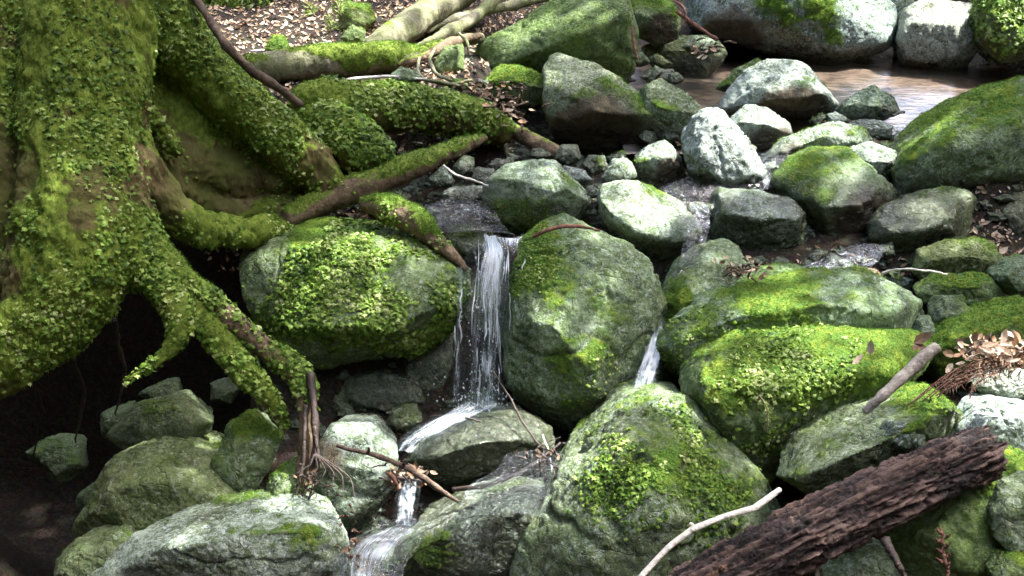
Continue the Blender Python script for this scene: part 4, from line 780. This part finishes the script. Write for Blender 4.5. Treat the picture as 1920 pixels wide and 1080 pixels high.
debris('debris_clump', 'dark sticks and leaves jammed beneath the fallen stick by the lower cascade', 770, 890, 2.95, (26, 12), 30, .024, 20, (0, .4), mat2=M_DTWIG)
debris('debris_clump', 'dark wet twigs jammed in the stream right of the wet slab', 1015, 860, 2.98, (26, 14), 20, .02, 26, (0, .3), mat2=M_DTWIG)
debris('debris_clump', 'brown leaves heaped on the dead fern at the right edge', 1880, 660, 2.62, (42, 13), 210, .032, 18, (.1, .8))
debris('debris_clump', 'dark fibrous twigs under the sunlit rock beside the hanging root', 590, 905, 2.98, (18, 22), 10, .02, 26, (0, .3), mat2=M_DTWIG)
debris('debris_clump', 'reddish dead leaves in the crevice beneath the bottom left boulder', 660, 1010, 2.72, (12, 40), 14, .02, 14, (0, .5), mat2=M_RTWIG)
debris('debris_clump', 'dead leaves resting on the ledge stone under the small round boulder', 1320, 90, 5.2, (22, 8), 26, .04, 8, (0, .8))

def frond(name, label, paths, D, mat_leaf, mat_stem, ln, tone):
    em = bpy.data.objects.new(name, None); C.objects.link(em); c0 = at(*paths[0][0][:2], D); em.location = c0
    tag(em, label, 'fern')
    T = __import__('mathutils').Matrix.Translation(-Vector(c0))
    for p in paths:
        Vs, Ts, A = [], [], []; b = 0
        W = catmull(np.array([at(*q) for q in p]), 46); t = np.gradient(W, axis=0); t /= np.linalg.norm(t, axis=1, keepdims=True)
        for i in range(3, 46):
            for sd in (-1, 1):
                s = np.cross(t[i], CAM - W[i]); s /= np.linalg.norm(s)
                l = ln * (1.05 - i / 46) * rng.uniform(.6, 1.1)
                d = s * sd * rng.uniform(.2, 1) + t[i] * rng.uniform(.3, 1.2) + np.array([0, 0, -.45]) + rng.normal(0, .4, 3); d /= np.linalg.norm(d)
                nn = np.cross(d, t[i]); nn /= np.linalg.norm(nn); wv = np.cross(nn, d)
                tv = LEAF1[0] * [l, l * .28, l * .4]
                Vs.append(W[i] + tv[:, :1] * d + tv[:, 1:2] * wv + tv[:, 2:] * nn); Ts.append(LEAF1[1] + b); b += 5
                A.append(np.full(5, rng.uniform(*tone)))
        lv = mesh('frond', np.vstack(Vs), np.vstack(Ts), mat_leaf, False, {'tone': np.concatenate(A)}, em); lv.data.transform(T)
        s_ = strands('stem', [[(x, y, d, 1.3) for x, y, d in p]], mat_stem, lv, 5, 24, 0); s_.data.transform(T)
frond('dead_fern', 'reddish brown dead fern fronds drooping over the right bank', [[(1935,660,2.66),(1860,672,2.6),(1780,700,2.56),(1700,762,2.55)], [(1935,690,2.62),(1860,690,2.58),(1800,712,2.55),(1755,742,2.54)], [(1920,650,2.64),(1880,690,2.56),(1830,720,2.52),(1818,748,2.5)]] + [[(1930-9*k,655+5*k,2.62),(1868-6*k,668+8*k,2.57-.006*k),(1800-4*k,690+9*k,2.55-.006*k),(1715+14*k,752-3*k+4*(k%2),2.54)] for k in range(5)], 2.6, M_LITTER, M_RTWIG, .05, (.05, .40))
frond('fern', 'small green fern hanging from the underside of the overhanging boulder', [[(1422,740,2.66),(1436,762,2.64),(1440,790,2.63),(1436,812,2.63)]], 2.66, M_LEAF, M_ROOT, .03, (.6, .95))
frond('seedling', 'small green seedlings on the leaf litter beside the square mossy stone', [[(622,60,5.1),(618,38,5.1),(612,20,5.1)], [(590,30,5.5),(580,12,5.5),(566,2,5.5)], [(640,30,5.25),(632,8,5.25),(620,-6,5.25)]], 5.1, M_LEAF, M_ROOT, .07, (.5, .9))
tag(debris('leaf', 'curled brown dead leaf lying on the bright moss of the overhanging boulder', 1622, 664, 2.74, (6, 2), 2, .05, 0, (.3, .5), 'leaf', D2=.005))
tag(debris('bark_piece', 'flake of dark bark on the moss beside the propped stick', 1712, 645, 2.72, (10, 5), 4, .045, 0, (0, .15), 'bark', D2=.01))

for k in range(34):
    x, y = rng.uniform(400, 900), rng.uniform(15, 172); D = np.interp(y, [0, 100, 170], [6.2, 5.12, 4.52]); a_ = rng.uniform(-.5, .5); l_ = rng.uniform(18, 55)
    stick('twig', 'short brown twig scattered over the leaf litter', [(x, y, D, 1.6), (x + l_ * .5, y + l_ * a_ * .4, D - .02, 2), (x + l_, y + l_ * a_ * .7, D, 1.2)], [M_TWIG, M_PTWIG, M_RTWIG][k % 3], 'twig', group='twigs scattered on the leaf litter', seg=5)
# ------------------------------------------------------------------ water
M_POND = water_material('pond_water', (.86, .80, .74), 9., .14, 0, (1, 3.2, 1), .02, 1.9)
M_STREAM = water_material('stream_water', (.82, .84, .8), 16., 1., .7, (1, 1, 1), .05, 1.5, .55, 1.25)
M_FALL = fall_material('falling_water')
pz = at(960, 230, 4.7)[2] + .005
def sheet(name, label, x0, x1, y0, y1, z, m, st=.03, amp=.004, cat='water'):
    xs, ys = np.arange(x0, x1, st), np.arange(y0, y1, st); X, Y = np.meshgrid(xs, ys)
    p = np.stack([X, Y, X * 0], -1).reshape(-1, 3)
    V = p + np.c_[np.zeros((len(p), 2)), z + amp * fbm(p * 6, 3, 2)]
    i = np.arange(len(p)).reshape(X.shape)
    q = np.stack([i[:-1, :-1], i[:-1, 1:], i[1:, 1:], i[1:, :-1]], -1).reshape(-1, 4)
    return tag(mesh(name, V, q, m, True, {'foam': np.zeros(len(p))}), label, cat, kind='structure')
sheet('pond', 'shallow still brown pool reflecting light behind the boulders', .72, 3.3, 4.3, 6.3, pz, M_POND, .04, .002)
bed, bnt, bout, BN = mat('sandy_pond_bed')
bc = noise(BN, BN('TexCoord').outputs['Object'], 12, 5, .6)
bb = BN('BsdfPrincipled', inp={'Base Color': mixc(BN, ramp(BN, bc, (.35, 0.), (.65, 1.)), (.10, .083, .07), (.27, .225, .195)), 'Roughness': .7}); bnt.links.new(bb.outputs[0], bout.inputs[0])
sheet('pond_bed', 'pale brown silt and sand covering the bottom of the pond', .5, 3.4, 4.25, 6.4, pz - .05, bed, .04, .02, 'pond bed')
def ribbon(name, label, path, mat_, n=60, w=18, foam=.3, ripple=.006, fv=.35, cat='water'):
    """path: (x left, x right, y, D) rows of a flowing sheet of water from top to bottom"""
    A = catmull(np.array([at(a, y, D) for a, b, y, D in path]), n); B = catmull(np.array([at(b, y, D) for a, b, y, D in path]), n)
    u = np.linspace(0, 1, w); V = A[:, None] + (B - A)[:, None] * u[None, :, None]
    V = V.reshape(-1, 3); t = np.repeat(np.linspace(0, 1, n), w); uu = np.tile(u, n)
    nz = fbm(np.c_[uu * 6, t * 9, t * 0 + len(path)], 3, 4)
    V = V + ripple * nz[:, None] * np.array([0, -1., 1.]) + np.array([0, 0, .012]) * np.sin(np.pi * uu)[:, None]
    fo = foam + fv * fbm(np.c_[uu * 3, t * 5, t * 0 + 3.], 3, 6)
    if mat_ is M_FALL: fo = fo - .45 * (1 - sstep(0, .22, t)) - .6 * (1 - np.clip(np.minimum(uu, 1 - uu) * 4, 0, 1))
    i = np.arange(n * w).reshape(n, w)
    q = np.stack([i[:-1, :-1], i[1:, :-1], i[1:, 1:], i[:-1, 1:]], -1).reshape(-1, 4)
    return tag(mesh(name, V, q, mat_, True, {'foam': fo, 'across': uu * np.linalg.norm(B - A, axis=1).mean() * 9, 'along': t * np.linalg.norm(np.diff(A, axis=0), axis=1).sum() * 3}), label, cat, kind='structure')
ribbon('stream', 'rippling water gliding to the head of the waterfall', [(1040,1120,335,4.05),(900,1000,360,3.98),(790,935,385,3.86),(790,940,415,3.74),(815,965,440,3.62)], M_STREAM, foam=.22)
ribbon('stream', 'thin sunlit water threading between the pale stones of the upper stream', [(1560,1700,236,4.55),(1480,1640,262,4.4),(1400,1500,300,4.2),(1250,1460,345,4.0),(1200,1340,385,3.92),(1180,1330,420,3.8)], M_STREAM, foam=.18)
ribbon('stream', 'water trickling beside the oblong boulder into the dark gap', [(1275,1330,385,3.66),(1280,1330,425,3.58),(1280,1322,455,3.54),(1270,1310,500,3.5),(1240,1285,560,3.5)], M_STREAM, foam=.3)
ribbon('puddle', 'shallow puddle glinting among twigs right of the wedge boulder', [(1590,1660,462,3.66),(1540,1650,485,3.52),(1480,1620,510,3.42)], M_STREAM, foam=.2)
fall = bpy.data.objects.new('waterfall', None); C.objects.link(fall); tag(fall, 'small white waterfall dropping between the leafy boulder and the speckled centre boulder', 'waterfall', kind='structure')
def curtain(rows, foam, seed, mat_=None, n=80, w=34, parent=fall, name='water_curtain'):
    A = catmull(np.array([at(a, y, D) for a, b, y, D, f in rows]), n); B = catmull(np.array([at(b, y, D) for a, b, y, D, f in rows]), n)
    fr = np.interp(np.linspace(0, 1, n), np.linspace(0, 1, len(rows)), [r[4] for r in rows])
    u = np.linspace(0, 1, w); V = (A[:, None] + (B - A)[:, None] * u[None, :, None]).reshape(-1, 3)
    t = np.repeat(np.linspace(0, 1, n), w); uu = np.tile(u, n)
    V = V + np.array([0, -1, 0]) * (.014 * fbm(np.c_[uu * 7, t * 2, t * 0 + seed], 3, seed) + .02 * np.sin(np.pi * uu))[:, None] + np.array([1., 0, 0]) * (.006 * fbm(np.c_[uu * 5, t * 6, t * 0 + seed], 3, seed + 3))[:, None]
    edge = np.minimum(uu, 1 - uu) * 5
    fo = np.repeat(fr, w) * foam - .55 * (1 - np.clip(edge, 0, 1)) + .22 * fbm(np.c_[uu * 4, t * 2.5, t * 0 + seed], 3, seed + 8)
    i = np.arange(n * w).reshape(n, w); q = np.stack([i[:-1, :-1], i[1:, :-1], i[1:, 1:], i[:-1, 1:]], -1).reshape(-1, 4)
    return mesh(name, V, q, mat_ or M_FALL, True, {'foam': fo, 'across': uu * np.linalg.norm(B - A, axis=1).mean() * 9 + seed, 'along': t * np.linalg.norm(np.diff(A, axis=0), axis=1).sum() * 3}, parent)
curtain([(905,935,438,3.56,.95),(900,948,470,3.48,1.),(886,950,520,3.44,.8),(876,948,600,3.42,.55),(866,944,680,3.42,.5),(860,940,765,3.42,.6)], .70, 1)
curtain([(870,950,452,3.54,.6),(870,955,490,3.5,.45),(866,952,560,3.47,.35),(860,950,650,3.46,.4),(852,946,765,3.46,.55)], .6, 2)
curtain([(856,874,500,3.46,.7),(853,870,600,3.43,.5),(849,866,700,3.42,.6),(845,862,745,3.42,.5)], .7, 3)
curtain([(925,985,442,3.5,1.),(932,978,470,3.46,.5),(936,968,520,3.44,.4),(932,962,640,3.44,.4)], .7, 4)
curtain([(898,928,640,3.40,.3),(901,924,680,3.4,1.),(902,921,715,3.4,.3)], .75, 5)
M_DROP, dnt, dout, DN = mat('bright_water_thread')
d1 = DN('BsdfDiffuse', inp={'Color': (.82, .88, .93, 1)}); d2 = DN('BsdfTranslucent', inp={'Color': (.82, .88, .93, 1)}); d3 = DN('BsdfGlossy', inp={'Color': (1, 1, 1, 1), 'Roughness': .05}); d4 = DN('BsdfTransparent')
x1 = DN('MixShader', inp={0: .5, 1: d1.outputs[0], 2: d2.outputs[0]}); x2 = DN('MixShader', inp={0: .3, 1: x1.outputs[0], 2: d3.outputs[0]}); x3 = DN('MixShader', inp={0: .6, 1: x2.outputs[0], 2: d4.outputs[0]}); dnt.links.new(x3.outputs[0], dout.inputs[0])
def threads():
    P = []
    for k in range(30):
        if rng.random() < .62: x0 = rng.normal(914, 11); x1_ = x0 + (x0 - 914) * 1.1 + rng.normal(-8, 6); a_, b_ = 440, 765
        elif rng.random() < .5: x0 = rng.normal(864, 4); x1_ = x0 - 6 + rng.normal(0, 4); a_, b_ = 495, 745
        else: x0 = rng.normal(950, 14); x1_ = x0 - 4 + rng.normal(0, 6); a_, b_ = 448, 650
        t0 = rng.uniform(0, .8) ** 1.2; t1 = min(1, t0 + rng.uniform(.08, .4)); p = []
        for t in np.linspace(t0, t1, 4):
            y = a_ + (b_ - a_) * t; e = (t - t0) / (t1 - t0)
            p.append((x0 + (x1_ - x0) * t + rng.normal(0, 1.1), y, np.interp(t, [0, .1, .3, 1], [3.54, 3.46, 3.42, 3.40]) + rng.normal(0, .012), max(.25, rng.uniform(.5, 2.2) * math.sin(math.pi * (.12 + .8 * e)))))
        P.append(p)
    return P
tag(strands('water_threads', threads(), M_DROP, fall, 5, 14, .003), kind='stuff')
def drops(n, f):
    U, T = ico(1); P = np.array([f() for _ in range(n)]); r = rng.uniform(.0009, .0032, (n, 1, 1)) 
    V = P[:, None] + U[None] * r * np.array([1, 1, 1.7]); return mesh('spray', V.reshape(-1, 3), (T[None] + (np.arange(n) * len(U))[:, None, None]).reshape(-1, 3), M_DROP, True, None, fall)
def splash():
    if rng.random() < .6:
        h_ = rng.exponential(22); return at(rng.normal(895, 34), 765 - h_ + rng.normal(0, 6), 3.4 + rng.normal(0, .03))
    return at(rng.normal(908, 24), rng.uniform(470, 765), 3.41 + rng.normal(0, .03))
tag(drops(300, splash), kind='stuff')
ribbon('stream', 'clear dark water under the white streaks at the bottom of the frame', [(715,815,978,2.87),(680,800,1000,2.84),(640,785,1025,2.78),(620,760,1060,2.72),(620,750,1110,2.64)], M_STREAM, foam=.15)
M_FOAM = water_material('foam_water', (.80, .86, .86), 22., 1., .9, (1, 1, 1), .05, 1.6, .62, 1.45)
ribbon('stream', 'white water splashing at the foot of the waterfall and sliding left over the slab', [(856,945,738,3.42),(838,948,764,3.34),(806,905,784,3.24),(772,858,805,3.16),(745,812,828,3.09),(736,780,852,3.02)], M_FALL, foam=.50, ripple=.012)
ribbon('stream', 'lower cascade pouring between the sunlit rock and the slab with yellow moss', [(752,792,895,2.98),(742,788,925,2.93),(738,782,960,2.88),(732,780,990,2.84)], M_FALL, foam=.55, ripple=.014)
ribbon('stream', 'white water running out of the frame at the bottom', [(728,800,982,2.84),(695,790,1000,2.8),(650,770,1025,2.74),(635,745,1060,2.68),(635,740,1110,2.6)], M_FALL, foam=.50, ripple=.02)
ribbon('stream', 'glittering rapids between the wet slab and the bottom centre boulder', [(950,1060,850,3.0),(930,1050,880,2.92),(890,1035,905,2.86),(870,1030,930,2.8),(900,1020,970,2.72)], M_FOAM, foam=.2)
ribbon('small_waterfall', 'short white spout of water right of the speckled centre boulder', [(1226,1250,606,3.40),(1212,1250,640,3.33),(1196,1242,680,3.26),(1182,1232,720,3.2),(1172,1222,765,3.14)], M_FALL, foam=.60, ripple=.014, cat='waterfall')

# ------------------------------------------------------------------ light, canopy, sky, camera
SE, SA = R_(60), R_(72)                 # sun elevation, azimuth measured from +Y towards +X
sd = np.array([math.cos(SE) * math.sin(SA), math.cos(SE) * math.cos(SA), math.sin(SE)])
SUN_GAPS = [(1600,40,5.7,.30,1),(1480,20,5.7,.2,.8),(975,312,3.75,.1,.6),(1770,60,5.6,.26,1),(1890,40,5.4,.28,1),(1480,140,4.6,.18,.85),(1345,270,3.95,.16,1),(1345,330,3.95,.12,1),(1430,225,4.35,.15,1),(1540,260,4.2,.16,.84),(1630,290,4.1,.10,.86),(1235,285,4.05,.09,.9),
         (1210,385,3.55,.13,.84),(640,530,3.3,.10,.82),(670,860,2.85,.12,.86),(890,1010,2.6,.14,.86),(1450,640,2.75,.16,.78),(1600,645,2.8,.12,.72),(700,120,4.6,.2,.7),(600,80,4.9,.3,.85),(850,80,4.9,.25,.7),(500,50,5.2,.3,.8),(750,30,5.2,.25,.8),(620,30,5.6,.3,.8),(1000,70,4.9,.25,.5),(1780,170,5.1,.3,.5),(960,895,2.9,.16,.95),(900,835,3.0,.12,.6),(745,1015,2.8,.1,1),(1880,715,2.6,.12,.72),(1580,500,3.5,.08,.7),(1080,130,4.45,.1,.5),(1740,390,3.65,.12,.4),(1870,690,2.6,.13,.6),(1560,570,3.,.2,.4),(1865,790,2.46,.15,.75)]  # spots where the canopy is opened so sun patches land
n = 42000
G = np.c_[rng.uniform(-3.4, 4.4, n), rng.uniform(1.0, 8.5, n), np.full(n, .7)]
hh = rng.uniform(5.2, 7.6, n); Q = G + sd * (hh / sd[2])[:, None]
keep = np.ones(n, bool)
for x, y, D, r, st in SUN_GAPS:
    T0 = at(x, y, dm(D)); d = Q - T0; pr = d @ sd; per = np.linalg.norm(d - pr[:, None] * sd, axis=1)
    keep &= ~((per < r * (1.0 + .35 * vnoise(Q * 3, 2)) + .11) & (rng.random(n) < st))
Q = Q[keep]; n = len(Q)
d = rng.normal(0, 1, (n, 3)); d /= np.linalg.norm(d, axis=1, keepdims=True)
nn = sd * .9 + rng.normal(0, .45, (n, 3)); nn -= d * (d * nn).sum(1, keepdims=True); nn /= np.linalg.norm(nn, axis=1, keepdims=True); S = np.cross(nn, d)
tv, tf = DEAD; s = .13 * rng.uniform(.6, 1.2, (n, 1, 1))
nf = 5500
Qf = np.c_[rng.uniform(-9, 9, nf), rng.uniform(-9, 1.2, nf), rng.uniform(5.5, 8.5, nf)]  # unseen leaves added over the camera side to darken front faces
nl_ = 13000; Qf = np.vstack([Qf, np.c_[rng.uniform(-7, -1.2, nl_), rng.uniform(-5, 3.2, nl_), rng.uniform(4.2, 7, nl_)]]); nf += nl_  # more unseen leaves added to darken the lower left
W = Q[:, None] + s * (tv[None, :, :1] * d[:, None] + 1.3 * tv[None, :, 1:2] * S[:, None] + tv[None, :, 2:] * nn[:, None])
d = rng.normal(0, 1, (nf, 3)); d /= np.linalg.norm(d, axis=1, keepdims=True); nn = rng.normal(0, .5, (nf, 3)) + [0, 0, 1]; nn -= d * (d * nn).sum(1, keepdims=True); nn /= np.linalg.norm(nn, axis=1, keepdims=True); S = np.cross(nn, d)
W = np.concatenate([W, Qf[:, None] + .2 * (tv[None, :, :1] * d[:, None] + 1.3 * tv[None, :, 1:2] * S[:, None] + tv[None, :, 2:] * nn[:, None])]); n += nf
cn = mesh('shade_canopy', W.reshape(-1, 3), (tf[None] + (np.arange(n) * len(tv))[:, None, None]).reshape(-1, 3), M_LEAF, False, {'tone': np.repeat(rng.random(n) * .7, len(tv))})  # unseen canopy shaped to place sun patches and shade
tag(cn, 'unseen leafy canopy added overhead to shade the stream, gaps aimed at sun patches', 'canopy', kind='stuff')

sc = bpy.context.scene
w = bpy.data.worlds.new('World'); sc.world = w; w.use_nodes = True; nt = w.node_tree
sky = nt.nodes.new('ShaderNodeTexSky'); sky.sky_type = 'NISHITA'; sky.sun_disc = False
sky.sun_elevation = SE; sky.sun_rotation = SA; sky.dust_density = 4; sky.ozone_density = .25; sky.air_density = .7
bg = nt.nodes['Background']; nt.links.new(sky.outputs[0], bg.inputs[0]); bg.inputs[1].default_value = .15
sl = bpy.data.lights.new('sun', 'SUN'); sl.energy = 2.0; sl.angle = R_(.5); sl.color = (1, .98, .94)
so = bpy.data.objects.new('sun', sl); C.objects.link(so); so.rotation_euler = Vector(-sd).to_track_quat('-Z', 'Y').to_euler()
cd = bpy.data.cameras.new('camera'); cd.sensor_width = 36; cd.lens = F / 1920 * 36; cd.clip_end = 500; cd.clip_start = .05
co = bpy.data.objects.new('camera', cd); C.objects.link(co); co.location = CAM; co.rotation_euler = (R_(90) - PITCH, 0, 0)
sc.camera = co
sc.view_settings.view_transform = 'Standard'; sc.view_settings.look = 'None'; sc.view_settings.exposure = 3.8; sc.view_settings.gamma = 1
sc.cycles.max_bounces = 8; sc.cycles.transparent_max_bounces = 16; sc.cycles.use_denoising = True
sc.cycles.caustics_reflective = False; sc.cycles.caustics_refractive = False
